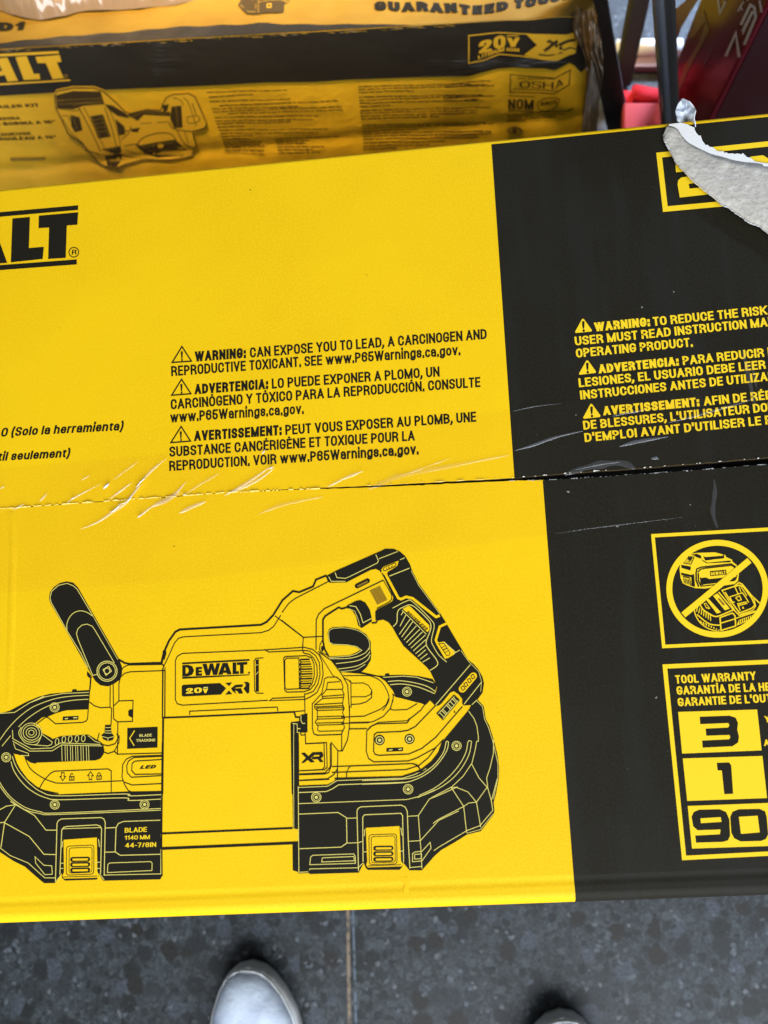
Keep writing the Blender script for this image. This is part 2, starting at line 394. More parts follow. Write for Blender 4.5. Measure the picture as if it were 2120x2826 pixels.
def floor_strip():
    m = mat('divider_strip', (0.20, 0.15, 0.10), 0.5, 0.4, metal=0.3, vary=[(160, (0.05, 0.045, 0.04), 0.45, 0.65, 5)])
    a, b = P(953, 2520, 0), P(957, 2826, 0); d = (b - a).normalized(); w = Vector((d.y, -d.x, 0)) * 0.0022
    bm = bmesh.new(); box_bm(bm, a - d * 0.03 - w * 0.5 - Vector((0, 0, .002)), d, Vector((-d.y, d.x, 0)), Vector((0, 0, 1)), 1.6, 0.0036, 0.0026)
    o = from_bm('floor_joint', bm, m); o['kind'] = 'structure'
    m2 = mat('joint_grout', (0.10, 0.13, 0.17), 0.6, 0.4, vary=[(200, (0.03, 0.035, 0.04), 0.5, 0.6, 5)])
    a, b = P(972, 2520, 0), P(980, 2826, 0)
    d = (b - a).normalized(); bm = bmesh.new(); box_bm(bm, a - d * 0.03 - Vector((0, 0, .002)), d, Vector((-d.y, d.x, 0)), Vector((0, 0, 1)), 1.6, 0.0022, 0.0022)
    o = from_bm('floor_grout_line', bm, m2); o['kind'] = 'structure'
floor_strip()

# ------------------------------------------------------------------ the big yellow carton
X0, X1, YN, YF = -0.40, 0.34, -0.1290, 0.3050
carton = thing('tool_carton', 'big yellow and black carton with a saw drawing on its taped top', 'carton', (-0.03, 0.088, 0))
bm = bmesh.new(); box_bm(bm, Vector((X0 + .001, YN + .002, 0)), Vector((1, 0, 0)), Vector((0, 1, 0)), Vector((0, 0, 1)), X1 - X0 - .002, YF - YN - .0035, ZT - 0.009)
from_bm('carton_body', bm, M_blk, carton)

def ragged(pts, amp, n=10, seed=0):
    out = []
    for i in range(len(pts) - 1):
        for k in range(n):
            p = pts[i].lerp(pts[i + 1], k / n)
            out.append(p + Vector((0, amp * (noise.noise(Vector((p.x * .11, seed, 0))) + .7 * noise.noise(Vector((p.x * .43, seed, 5)))))))
    out.append(pts[-1]); return out
V2 = lambda *a: [Vector(p) for p in a]
# px of the two flap edges along the seam, carton's left end to its right end
GU = V2((-700, 1452), (0, 1403.5), (300, 1382), (600, 1361), (800, 1350), (1045, 1339.5), (1200, 1331), (1420, 1319.5), (1581, 1305), (1746, 1294), (1938, 1278), (2120, 1263), (2700, 1214))
GL = V2((-700, 1453.5), (0, 1405), (300, 1383.5), (600, 1362.5), (800, 1352), (1045, 1344.5), (1200, 1337), (1420, 1326.5), (1505, 1325), (1688, 1314), (1938, 1296), (2120, 1281), (2700, 1238))
GUr, GLr = ragged(GU, 1.3, 14, 1), ragged(GL, 1.6, 14, 3)
def clampx(p):
    q = P(p.x, p.y); return Vector((min(max(q.x, X0), X1), q.y, ZT))
M_edge = mat('cut_board_edge', (0.055, 0.038, 0.02), 0.85, 0.15)
def flap(name, edge, profile, mats):
    """edge = list of seam points; profile = list of (y, z) from seam side outwards to the fold and down"""
    E_ = [clampx(p) for p in edge]
    verts, faces = [], []
    rows = [E_] + [[Vector((q.x, y, z)) for q in E_] for y, z in profile]
    N = len(E_)
    for r in rows: verts += r
    for k in range(len(rows) - 1):
        for i in range(N - 1):
            faces.append((k * N + i, k * N + i + 1, (k + 1) * N + i + 1, (k + 1) * N + i))
    b = len(verts); verts += [q - Vector((0, 0, .003)) for q in E_]
    for i in range(N - 1): faces.append((i, b + i, b + i + 1, i + 1))
    o = mesh_obj(name, verts, faces, [mats, M_edge], carton, [0] * (len(faces) - N + 1) + [1] * (N - 1))
    bmx = bmesh.new(); bmx.from_mesh(o.data); bmesh.ops.remove_doubles(bmx, verts=bmx.verts, dist=1e-7)
    bmesh.ops.recalc_face_normals(bmx, faces=bmx.faces); bmx.to_mesh(o.data); bmx.free()
    if sum(p.normal.z * p.area for p in o.data.polygons) < 0: o.data.flip_normals()
    return o
arc = lambda yc, zc, r, s, a0=90, a1=0, n=6: [(yc + s * r * math.cos(math.radians(a0 + (a1 - a0) * k / n)), zc + r * math.sin(math.radians(a0 + (a1 - a0) * k / n))) for k in range(n + 1)]
LIP = [(YN + .0150 - .0062 * i / 9, ZT - .00028 * (1 - math.cos(2 * math.pi * i / 9)) / 2 - .0000015 * i) for i in range(10)] + arc(YN + .0068, ZT - .0068, .0068, -1, 86, 0, 16) + [(YN - .0002, ZT - .03)]
far_flap = flap('far_flap', GUr, arc(YF - .0025, ZT - .0025, .0025, 1) + [(YF, ZT - .03)], M_yel)
near_flap = flap('near_flap', GLr, LIP, M_yel)
# dark inner flaps seen through the gap
bm = bmesh.new(); box_bm(bm, Vector((X0 + .004, .085, ZT - .0085)), Vector((1, 0, 0)), Vector((0, 1, 0)), Vector((0, 0, 1)), X1 - X0 - .008, .02, .004)
from_bm('inner_flap', bm, M_dark, carton)

# black printed panels

def strip_between(a, b, n): return [a.lerp(b, i / n) for i in range(n + 1)]
pan = [p for p in GUr if p.x >= 1420]
def world_poly(name, pts, m, parent):
    tri = tessellate_polygon([[Vector((p.x, p.y, 0)) for p in pts]])
    fs = [(a, b, c) if ((pts[b] - pts[a]).cross(pts[c] - pts[a])).z > 0 else (a, c, b) for a, b, c in tri]
    return mesh_obj(name, pts, fs, m, parent)
up_ = Vector((0, 0, .00005))
e1 = [clampx(p) for p in GUr if 1420 <= p.x]
pl = [P(1420, 1319.5)] + e1 + [Vector((X1, YF - .0032, ZT))] + [Vector((P(1356, 395).x, YF - .0032, ZT))]
world_poly('black_panel', [p + up_ for p in pl], M_blk, far_flap)
e2 = [clampx(p) for p in GLr if 1500 <= p.x]
xb = P(1586.5, 2450).x
pl = [P(1498, 1325.5)] + e2
vs = [p + up_ for p in pl]; n0 = len(vs)
prof = LIP
near_black = []
top = [Vector((X1, prof[0][0], ZT)) + up_, Vector((xb, prof[0][0], ZT)) + up_]
pts = vs + top
tri = tessellate_polygon([[Vector((p.x, p.y, 0)) for p in pts]])
fs = [(a, b, c) if ((pts[b] - pts[a]).cross(pts[c] - pts[a])).z > 0 else (a, c, b) for a, b, c in tri]
V_ = list(pts); prev = (len(pts) - 1, len(pts) - 2)
for y, z in prof[1:]:
    V_ += [Vector((xb, y - .00008, z + .00008)), Vector((X1, y - .00008, z + .00008))]
    fs.append((prev[0], len(V_) - 2, len(V_) - 1, prev[1])); prev = (len(V_) - 2, len(V_) - 1)
mesh_obj('black_panel', V_, fs, M_blk, near_flap)

# frayed paper along the seam
def fray(name, edge, x0, x1, amp, side, m, seed, parent, thr=-0.1):
    vs, fs = [], []; rnd = random.Random(seed)
    seg = [p for p in edge if x0 <= p.x <= x1]
    dense = []
    for a, b in zip(seg, seg[1:]):
        for t in (0, .2, .4, .6, .8): dense.append(a.lerp(b, t))
    last = None
    for p in dense:
        w = amp * (noise.noise(Vector((p.x * .035, seed, 1))) + .8 * noise.noise(Vector((p.x * .16, seed, 2))) + rnd.uniform(-.25, .3) - thr)
        if w > .25:
            q0 = P(p.x, p.y + side * w * .35); q1 = P(p.x, p.y - side * w)
            vs += [q0 + Vector((0, 0, .0005)), q1 + Vector((0, 0, .0007 + .0002 * w / amp))]
            if last is not None: fs.append((last, last + 1, len(vs) - 1, len(vs) - 2))
            last = len(vs) - 2
        else: last = None
    mesh_obj(name, vs, fs, m, parent)
M_fiby = mat('frayed_yellow_edge', (0.86, 0.66, 0.18), 0.8, 0.2)
fray('frayed_edge', GLr, 1400, 2400, 3.6, -1, M_fib, 11, near_flap)
fray('frayed_edge', GUr, 1440, 2400, 3.4, 1, M_fib, 23, far_flap, .12)
fray('frayed_edge', GLr, -200, 900, 3.2, 1, M_fiby, 31, near_flap, -.35)
fray('frayed_edge', GUr, 1000, 1440, 2.2, 1, M_fiby, 41, far_flap, 0)

# ---- prints on the far flap
def prints_far():
    k = Ink(base=.00010); k.R(0, 500, 2.3286)
    for q in ('-700,262 503,155 503,185 -700,290', '-700,592 494,503 494,535 -700,624',
              '250,222 503,200 498,280 430,285 423,493 310,500 316,298 248,302',
              '80,240 193,230 186,430 282,422 275,500 70,522'): k.fill(q, M_bin)
    k.fill('-140,262 -52,254 47,525 -62,533 -78,482 -150,488 -170,541 -280,551', M_bin, holes=['-138,420 -98,417 -118,350'])
    k.circle((475, 457), 31, M_bin, w=2.6); k.text('R', (462, 473), (492, 471), 31, M_bin, .02)
    k.build('printed_logo', far_flap)
    k = Ink(base=.00010); k.R(0, 500, 2.3286)
    k.text('O (Solo la herramienta)', (4, 1643), (789, 1601), 56, M_bin, .035, .14)
    k.text('util seulement)', (-58, 1801), (446, 1774), 54, M_bin, .035, .14)
    k.build('product_text', far_flap)
    k = Ink(base=.00010); k.R(400, 880, 1.659)
    T = lambda s, a, b, bo=.018: k.text(s, a, b, 46, M_bin, bo + .014)
    T('WARNING:', (229, 196), (463, 179), .045); T('CAN EXPOSE YOU TO LEAD, A CARCINOGEN AND', (482, 178), (1566, 92))
    T('REPRODUCTIVE TOXICANT. SEE www.P65Warnings.ca.gov.', (121, 263), (1445, 165))
    T('ADVERTENCIA:', (228, 346), (565, 321), .045); T('LO PUEDE EXPONER A PLOMO, UN', (582, 320), (1350, 264))
    T('CARCINÓGENO Y TÓXICO PARA LA REPRODUCCIÓN. CONSULTE', (119, 415), (1537, 312))
    T('www.P65Warnings.ca.gov.', (117, 475), (728, 434))
    T('AVERTISSEMENT:', (226, 560), (627, 532), .045); T('PEUT VOUS EXPOSER AU PLOMB, UNE', (644, 532), (1518, 471))
    T('SUBSTANCE CANCÉRIGÈNE ET TOXIQUE POUR LA', (113, 632), (1236, 557))
    T('REPRODUCTION. VOIR www.P65Warnings.ca.gov.', (112, 697), (1254, 620))
    for q in ('170,127 213,194 125,200', '168,277 211,343 123,350', '166,493 209,560 119,567'):
        k.line(q, 3.6, M_bin, closed=True)
        a = [tuple(float(z) for z in w.split(',')) for w in q.split()]; cx = sum(p[0] for p in a) / 3; cy = sum(p[1] for p in a) / 3
        k.fill([(cx - 5, cy - 24), (cx + 5, cy - 24.5), (cx + 3, cy + 9), (cx - 2, cy + 9)], M_bin); k.circle((cx + 1, cy + 15), 4.2, M_bin)
    k.build('warning_text', far_flap)
    # yellow lettering on the black panel
    k = Ink(base=.00014); k.R(1380, 800, 2.2419)
    T = lambda s, a, b, bo=.022, ref=None: k.text(s, a, b, 55, M_yin, bo + .013, ref=ref)
    T('WARNING:', (587, 258), (930, 224), .05); T('TO REDUCE THE RISK OF INJURY,', (950, 224), (1655, 152), ref='TO REDUCE THE RISK')
    T('USER MUST READ INSTRUCTION MANUAL BEFORE', (466, 345), (1657, 226), ref='USER MUST READ INSTRUCTION MA')
    T('OPERATING PRODUCT.', (473, 420), (1194, 350))
    T('ADVERTENCIA:', (613, 518), (1108, 468), .05); T('PARA REDUCIR EL RIESGO DE', (1133, 466), (1636, 414), ref='PARA REDUCIR')
    T('LESIONES, EL USUARIO DEBE LEER EL MANUAL', (490, 603), (1645, 488), ref='LESIONES, EL USUARIO DEBE LEER')
    T('INSTRUCCIONES ANTES DE UTILIZAR', (499, 679), (1657, 563), ref='INSTRUCCIONES ANTES DE UTILIZA')
    T('AVERTISSEMENT:', (641, 777), (1236, 719), .05); T('AFIN DE RÉDUIRE LE RISQUE', (1264, 717), (1640, 680), ref='AFIN DE RÉ')
    T("DE BLESSURES, L'UTILISATEUR DOIT LIRE", (518, 866), (1657, 753), ref="DE BLESSURES, L'UTILISATEUR DO")
    T("D'EMPLOI AVANT D'UTILISER LE PRODUIT", (526, 942), (1618, 836), ref="D'EMPLOI AVANT D'UTILISER LE")
    for a, b, c in (((513, 172), (575, 257), (460, 268)), ((539, 429), (600, 513), (484, 527)), ((564, 698), (628, 786), (510, 799))):
        A, B, C = Vector(a), Vector(b), Vector(c); q = []
        for p, l, r in ((A, C, B), (B, A, C), (C, B, A)):
            for t in (0, .33, .67, 1):
                u = p + (l - p).normalized() * 11; w = p + (r - p).normalized() * 11; m_ = p.lerp((u + w) / 2, .55)
                q.append(((u * (1 - t) ** 2 + m_ * 2 * t * (1 - t) + w * t * t)))
        k.fill([(p.x, p.y) for p in q], M_yin); cx, cy = (A.x + B.x + C.x) / 3, (A.y + B.y + C.y) / 3
        k.fill([(cx - 9, cy - 34), (cx - 3, cy - 40), (cx + 8, cy - 36), (cx + 6, cy), (cx + 3, cy + 10), (cx - 2, cy + 10), (cx - 7, cy - 8)], M_bin)
        k.circle((cx + 2, cy + 20), 8, M_bin)
    k.build('warning_text', far_flap)
    # voltage emblem, partly under the torn strip
    k = Ink(base=.00014); k.R(1780, 240, 4.879)
    k.line('2600,672 1700,763 192,918 275,1645 1060,1573 2600,1428', 14.5, M_yin)
    k.fill('410,1050 700,1020 790,1040 820,1100 830,1220 800,1270 690,1290 590,1305 600,1370 845,1345 860,1445 470,1490 440,1310 450,1255 490,1220 560,1208 690,1190 685,1125 420,1150', M_yin)
    k.fill('1420,940 1590,920 1680,975 1780,1030 1850,1380 1500,1415 1380,1340', M_yin, holes=['1490,1040 1640,1025 1690,1310 1530,1325'])
    k.build('printed_emblem', far_flap)
prints_far()

# ---- prints on the near flap
def prints_warranty():
    k = Ink(base=.00014); k.R(1750, 1430, 2.281)
    k.line('1700,858 844,905 194,934 315,2139 844,2112 1700,2066', 12, M_yin)
    k.text('TOOL WARRANTY', (263, 1042), (768, 1018), 53, M_yin, .04)
    k.text('GARANTÍA DE LA HERRAMIENTA', (271, 1112), (766, 1091), 53, M_yin, .04, ref='GARANTÍA DE LA')
    k.text("GARANTIE DE L'OUTIL", (278, 1185), (746, 1164), 53, M_yin, .04, ref="GARANTIE DE L'")
    for q in ('278,1220 775,1205 803,1462 303,1482', '307,1513 808,1497 837,1762 335,1780', '338,1812 868,1792 898,2062 365,2080'): k.fill(q, M_yin)
    k.fill('413,1250 600,1243 640,1256 655,1290 650,1330 661,1375 655,1412 620,1436 432,1445 428,1400 598,1392 606,1380 600,1365 455,1370 450,1325 592,1318 600,1305 593,1290 417,1297', M_bin)
    k.fill('520,1540 598,1537 612,1556 624,1735 568,1738 552,1588 526,1588', M_bin)
    k.fill('362,1880 375,1850 410,1835 540,1832 580,1850 600,1895 605,2000 592,2028 560,2038 390,2043 385,1998 540,1990 545,1960 400,1965 372,1940', M_bin, holes=['418,1890 545,1882 551,1912 421,1920'])
    k.fill('605,1880 620,1848 660,1832 790,1830 825,1845 835,1880 845,1990 830,2020 800,2032 670,2035 630,2015 612,1980', M_bin, holes=['660,1880 778,1873 791,1978 673,1988'])
    k.text('YEAR', (826, 1286), (960, 1282), 40, M_yin, .04); k.text('AÑO', (820, 1434), (925, 1430), 40, M_yin, .04)
    k.build('warranty_panel', near_flap)
prints_warranty()
def prints_battery():
    k = Ink(base=.00014); k.R(1750, 1430, 2.281)
    k.line('1700,25 844,70 119,111 187,808 844,777 1700,738', 9.5, M_yin)
    k.R(1800, 1470, 5.184); Y, B = M_yin, M_bin
    # battery pack
    k.fill('405,420 520,305 640,290 900,282 1045,322 1062,352 1140,385 1150,415 1215,470 1240,600 1228,690 1180,735 900,775 760,800 620,795 500,755 440,725 408,650 392,520', Y)
    k.fill('545,318 640,302 700,330 705,375 640,355 600,330', B); k.fill('730,330 760,350 1010,330 1012,318 1030,320 1030,365 1000,372 760,400 740,360', B)
    k.fill('742,322 1000,316 1000,328 745,342', Y); k.fill('705,380 790,430 1120,398 1130,415 1110,425 780,440 720,405', B); k.fill('860,385 1020,370 1090,380 870,408', Y)
    k.fill('480,400 520,335 610,345 560,460 440,440', B); k.fill('492,398 525,350 590,356 552,445 462,428', Y)
    k.fill('505,372 520,350 580,356 560,400 545,430 490,425 500,410 525,402', B); k.line('495,415 560,425', 1, Y); k.line('505,402 560,410', 1, Y)
    k.fill('415,460 555,485 550,540 520,535 420,505', B); k.fill('410,570 560,605 600,590 615,775 560,765 560,640 420,610', B)
    k.line('625,590 640,520 700,495 1130,448 1195,490', 4, B); k.line('650,570 690,525 760,510 1140,468 1190,510', 3.5, B)
    k.line('630,585 630,680 665,775', 4.5, B); k.line('660,580 662,690 700,770', 4, B); k.line('690,640 700,740 730,750', 3, B)
    k.fill('700,650 770,642 820,665 1035,642 1000,690 940,720 715,745 695,700', B); k.fill('1140,660 1190,630 1205,650 1190,690 1120,690', B)
    k.line('1075,690 1160,690 1200,660 1215,600', 3, B); k.line('700,768 900,745', 3, B)
    for i in range(5): k.line([(450 + 22 * i, 650 + 6 * i), (462 + 22 * i, 725 + 7 * i)], 2.6, B)
    k.fill('430,630 450,620 540,640 560,760 545,755 530,655 445,640', B); k.circle((600, 765), 13, B)
    k.fill('825,552 1058,530 1066,600 832,624', B)
    k.text('DEWALT', (842, 612), (1052, 590), 44, Y, .06)
    # charger
    k.fill('600,1100 690,1040 780,960 940,860 1040,800 1170,760 1240,715 1290,730 1420,900 1560,1030 1500,1140 1440,1200 1200,1330 1000,1410 960,1415 800,1400 680,1290 620,1190', B)
    k.line('600,1100 625,1190 690,1290 800,1370 960,1420', 3, Y, sm=True); k.line('640,1170 760,1270 850,1315 970,1325', 3.4, Y, sm=True)
    k.line('690,1040 740,1110 870,1190 960,1190 1170,1100', 3.6, Y, sm=True); k.line('970,1215 1150,1150 1185,1190 1195,1335 985,1400', 3.6, Y, closed=True); k.line('972,1298 1190,1232', 3.2, Y)
    k.fill('770,960 835,935 985,1140 925,1158', Y); k.fill('805,945 870,905 1045,1100 975,1132', B); k.fill('872,905 935,868 1110,1088 1040,1112', Y); k.fill('935,945 960,935 1045,1030 1015,1045', M_brn)
    k.fill('735,1015 770,1005 830,1085 815,1095 770,1080', Y); k.fill('750,1022 768,1018 810,1075 775,1068', B)
    for i in range(7):
        x = 640 + i * 30; k.line([(x + 12, 1060 + i * 16), (x - 8 + i * 4, 1130 + i * 22)], 2.6, Y)
    for i in range(8): k.line([(690 + i * 38, 1262 + i * 18), (705 + i * 36, 1300 + i * 15)], 3.2, Y)
    k.line('990,830 1080,800 1170,770 1240,715 1290,740 1420,900 1560,1030', 3.6, Y); k.line('950,850 1150,1090 1250,1185 1490,1120', 3.4, Y); k.line('1000,830 1180,1110', 2.6, Y)
    k.line('1040,850 1110,960 1250,1150 1420,1085 1470,1040 1420,930 1300,770 1240,750 1180,775', 3.4, Y); k.line('1240,1130 1250,1160', 3, Y)
    k.line('1180,770 1230,880 1110,920 1140,985 1180,1000', 2.8, Y); k.line('1230,880 1290,860 1340,930 1380,1000', 2.8, Y); k.line('1190,930 1250,905 1275,960 1235,975 1190,930', 2.8, Y)
    k.line('1220,1020 1350,990', 3, Y); k.line('1230,1045 1360,1010', 3, Y); k.line('1220,1010 1260,1120', 2.6, Y); k.fill('1285,1065 1305,1058 1315,1088 1292,1092', Y)
    k.line('1240,770 1270,850', 2.4, Y); k.line('1265,765 1355,905', 2.4, Y); k.line('1450,930 1480,1050 1440,1110 1260,1170', 2.4, Y)
    k.line('1200,1225 1490,1130', 3, Y); k.fill('1215,1310 1240,1250 1450,1175 1440,1215 1380,1260 1210,1330', Y)
    for i in range(7): k.line([(1250 + 28 * i, 1255 - 11 * i), (1252 + 28 * i, 1305 - 13 * i)], 2.6, B)
    k.line('1390,398 445,1178', 17.5, Y); k.circle((933, 803), 689, Y, w=16.3, ry=658, n=72)
    k.build('battery_symbol', near_flap)
prints_battery()

# ---- the band saw drawing
def prints_saw():
    k = Ink(base=.00010); Y, B, L = M_yel, M_bin, M_yln
    A, Bq, C, D, E, F, G, I = (0, 1550, 3.456), (0, 1980, 3.456), (420, 1700, 3.456), (420, 2050, 3.456), (780, 1480, 3.456), (1000, 1780, 3.95), (780, 1950, 3.456), (1200, 1900, 4.2545)
    def poly(*segs):
        out = []
        for reg, q in segs:
            k.R(*reg); out += k.pts(q)
        return out
    def bl(q, w=2.6, sm=False, closed=False): k.line(q, w, B, closed, sm)
    def yl(q, w=2.3, sm=False, closed=False): k.line(q, w, L, closed, sm)
    def screw(c, r=43):
        k.circle(c, r, L, w=2.0); k.circle(c, r * .68, L, w=1.6); k.circle(c, r * .34, L)
    # --- left: ring and base
    k.fill(poly((A, '857,1226 735,1233 728,1216 692,1220 686,1243 480,1262 370,1290 250,1340 90,1425 -150,1490'),
                (Bq, '-150,1190 0,1285 130,1370 240,1425 290,1470 400,1565 425,1582 525,1580 575,1515 592,1482 592,1530 620,1557 925,1547 948,1500 985,1558 1530,1545 1550,1510 1548,702 1200,708 560,735 440,705 350,660 265,590 200,505 150,415 125,355 180,200'),
                (A, '310,1562 400,1490 540,1440 640,1418 845,1410')), B, raw=True)
    k.R(*A)
    yl('848,1247 600,1258 430,1290 280,1348 140,1438 0,1448', 2); yl('848,1275 700,1282 550,1302 420,1342 300,1395 180,1485 80,1590 0,1700', 2, True); yl('848,1312 700,1322 560,1347 450,1382 340,1442 230,1525 120,1640 20,1760', 2, True)
    screw((522, 1390)); yl('300,1340 420,1285', 3)
    k.R(*Bq)
    yl('-20,590 60,712 150,800 260,866 390,900 540,912 1540,868', 2, True); yl('-20,625 60,738 150,822 250,884 380,916 540,926 1540,884', 2, True)
    yl('118,370 150,460 210,552 300,645 400,712 560,748 1190,730 1240,748 1545,736', 2.2, True); yl('105,420 140,520 230,640 330,718 440,766 580,785 1180,767 1240,792 1545,778', 2.2, True)
    yl('-10,885 60,847 150,832 45,1000 -10,1005'); yl('45,1000 10,1240'); yl('100,800 150,832 330,935 440,1075 540,1075'); yl('45,1005 280,1135 420,1305 530,1308')
    yl('-10,1235 100,1318 270,1388 400,1505 430,1530 530,1530', 2.0); yl('335,1328 342,1390 430,1500 500,1495 495,1415 420,1410', 2, closed=True)
    yl('530,1570 545,1010 560,982 590,968 965,955 992,968 1005,1000 995,1510'); yl('572,1500 590,1075 608,1048 640,1040 925,1025 958,1038 970,1062 960,1490'); yl('592,1062 965,1050', 2)
    yl('1005,1055 1105,1050'); yl('1000,1285 1100,1283 1150,1315 1530,1305'); yl('1530,980 1180,992 1132,1010 1108,1050 1100,1283'); yl('1025,1480 1030,1402 1050,1388 1438,1375 1452,1390 1450,1460', 2, closed=True)
    yl('1000,1503 1535,1492 1540,720', 2); yl('950,1490 995,1550', 2); yl('540,1560 585,1500', 2)
    k.text('BLADE', (1190, 1100), (1403, 1090), 46, M_yin, .02); k.text('1140 MM', (1190, 1168), (1430, 1160), 40, M_yin, .02); k.text('44-7/8IN', (1194, 1242), (1490, 1234), 44, M_yin, .02)
    for c in ((60, 380), (524, 832), (1380, 830)): screw(c)
    k.fill('608,1167 925,1145 930,1470 945,1500 935,1528 612,1538 598,1505 612,1478', Y)
    k.rrect(636, 1228, 898, 1505, 26, B, w=2.3, sk=(-.01, -.045)); k.rrect(662, 1246, 880, 1486, 22, B, w=2.0, sk=(-.01, -.045))
    for y in (1355, 1405, 1458): k.rrect(670, y - 24, 862, y + 24, 22, B, sk=(0, -.02)); k.rrect(692, y - 9, 842, y + 11, 9, Y, sk=(0, -.02))
    bl('612,1522 930,1512', 2.2); yl('600,1180 592,1240', 2); yl('940,1160 950,1235', 2); yl('575,1390 610,1390', 2); yl('575,1440 605,1440', 2); yl('905,1385 955,1380', 2); yl('910,1440 955,1440', 2)
    # --- left: body line work
    k.R(*A)
    bl('1135,935 1190,968 1235,976 1545,966 1556,900', 5.2); bl('1165,1030 1180,1008 1222,988 1558,982 1552,1490', 2.4)
    bl('1135,1330 1135,1165 1150,1105 1190,1066 1245,1052 1576,1040 1574,1490'); bl('1052,1180 1050,1385'); bl('1080,1165 1085,1500 1122,1530 1265,1525 1270,1325 1135,1330 1085,1378'); k.fill('1224,1425 1240,1410 1264,1412 1264,1492 1226,1470', B)
    bl('872,1090 856,1228 836,1500 825,1520 790,1535 530,1548 460,1490 430,1482', 2.6); bl('868,1100 858,1225', 4); bl('855,1340 900,1376 960,1395 1050,1390 1066,1402 1060,1560', 2.6); bl('640,1410 540,1440 440,1482 330,1565', 2.6)
    k.fill('600,1480 750,1472 748,1508 598,1516', B); yl('620,1500 650,1495', 3); yl('700,1490 738,1487', 3); k.fill('832,1045 866,1082 866,1112 846,1106 830,1085', B); k.fill('1552,850 1585,840 1588,880 1570,940 1552,930', B)
    k.R(*Bq)
    bl('1125,45 1122,352 1548,340'); k.fill('1215,102 1505,90 1503,288 1213,300', B); k.line('1285,125 1238,200 1281,270', 2.6, M_yin)
    k.text('BLADE', (1330, 186), (1450, 181), 26, L, .02); k.text('TRACKING', (1300, 233), (1482, 228), 26, L, .02)
    bl('1548,362 1262,372 1205,400 1172,450 1165,570 1188,640 1222,696 1252,712'); bl('1548,372 1275,384 1225,420 1210,462 1214,530 1255,572 1548,556'); bl('1548,402 1290,418 1262,440 1257,508 1290,545 1548,540'); bl('1185,618 1260,646 1548,632')
    k.text('LED', (1332, 492), (1478, 487), 32, B, .06, .25)
    bl('375,680 420,602 480,536 520,514 1030,492 1062,512 1062,712'); bl('235,365 255,425 300,500 400,572 500,615 620,628 1180,605', 2.4, True); bl('130,350 165,450 220,540 300,630 400,690 560,726', 2.2, True)
    for (cx, cy, s_) in ((600, 566, 1), (864, 557, -1)): k.line([(cx - 13, cy - 38 * s_), (cx + 13, cy - 38 * s_), (cx + 13, cy), (cx + 27, cy), (cx, cy + 38 * s_), (cx - 27, cy), (cx - 13, cy)], 2.0, B, closed=True)
    for cx, cy, op in ((686, 570, 1), (946, 562, 0)):
        k.line([(cx - 22, cy - 2), (cx + 22, cy - 4), (cx + 21, cy + 28), (cx - 21, cy + 30)], 2.4, B, closed=True); k.line([(cx - 14, cy), (cx - 14, cy - 24), (cx, cy - 34), (cx + 13, cy - 24)] + ([] if op else [(cx + 13, cy)]), 2.0, B); k.line([(cx, cy + 5), (cx, cy + 20)], 2.4, B)
    # lever
    k.fill('103,132 120,110 160,95 210,85 262,72 330,76 382,108 400,150 480,190 502,208 540,195 580,180 842,165 900,200 978,250 997,310 990,350 960,392 915,410 350,432 340,442 290,430 250,402 240,372 180,357 113,342 103,250', B)
    for r in (100, 78, 50, 26): k.circle((300, 145), r, L, w=1.9, ry=r * .92)
    yl('205,92 180,150 215,215 260,250 350,255 395,180', 1.9, True); yl('118,200 300,300 490,292 580,243 960,258', 2); yl('122,225 290,322 500,318 590,262 975,272', 2); yl('400,160 500,235 490,260 455,272 330,262', 1.9); yl('130,245 150,300 270,342 275,365 200,362', 1.9); yl('120,120 125,200', 1.9); yl('840,172 905,225 970,250', 1.8)
    for x, y in ((546, 232), (610, 209), (671, 206), (735, 203), (796, 200)): k.circle((x, y), 17, L, w=1.9, ry=32, rot=.12)
    for x in (590, 622, 642, 672, 692, 722, 742, 772, 794, 824, 846): yl([(x, 266), (x + 4, 414)], 1.6)
    # bolt
    bl('948,150 930,220 985,262 1035,272 1100,252 1138,180 1112,160'); bl('985,270 990,330 1030,346 1092,326 1136,240 1138,178'); bl('1092,326 1122,352'); bl('1062,-10 1060,70', 2.4)
    k.fill('1004,74 1060,72 1063,118 1066,150 1092,182 1078,216 1032,228 985,208 968,170 1000,145 1000,120', B); yl('1006,98 1060,96', 1.8); yl('1004,128 1064,126', 1.8); yl('972,180 1030,196 1088,182', 1.8); yl('1000,148 1068,150', 1.6); yl('1030,196 1032,224', 1.6)
    # --- handle post at the left
    k.R(*A)
    k.fill('468,345 478,292 510,248 570,206 638,190 700,203 746,250 1140,938 1166,1010 1165,1072 1140,1130 1090,1165 1030,1191 960,1180 910,1140 868,1070 480,392', B)
    yl('640,660 490,392 478,345 494,282 560,226 640,207 700,230 738,265 886,515', 2.0); yl('640,655 640,592 665,530 710,486 770,469 830,484 886,520', 2, True)
    yl('930,1075 885,1085 745,742 730,685 745,640 782,606 830,596 880,615 905,650 1092,965', 2.0); yl('640,660 770,870 840,1010', 2.0); yl('886,515 1125,935', 1.4)
    k.circle((1022, 1045), 96, L, w=2.3); k.circle((1022, 1045), 80, L, w=2.0); yl('985,1030 1038,1000 1064,1045 1012,1084', 2.4, closed=True); k.circle((1022, 1043), 26, L, w=1.6)
    # --- middle body
    k.R(*C)
    bl('0,450 88,450 112,350 160,240 222,152 265,130 1040,85 1092,58 1152,-4', 5.6); bl('108,490 160,380 212,262 250,215 300,200 1040,160 1112,138 1160,100 1228,-6')
    bl('1172,0 1215,32 1442,206 1635,195'); bl('1442,206 1436,330 1450,358'); bl('1090,325 290,358 240,386 222,430 222,800 240,838 290,852 1105,806')
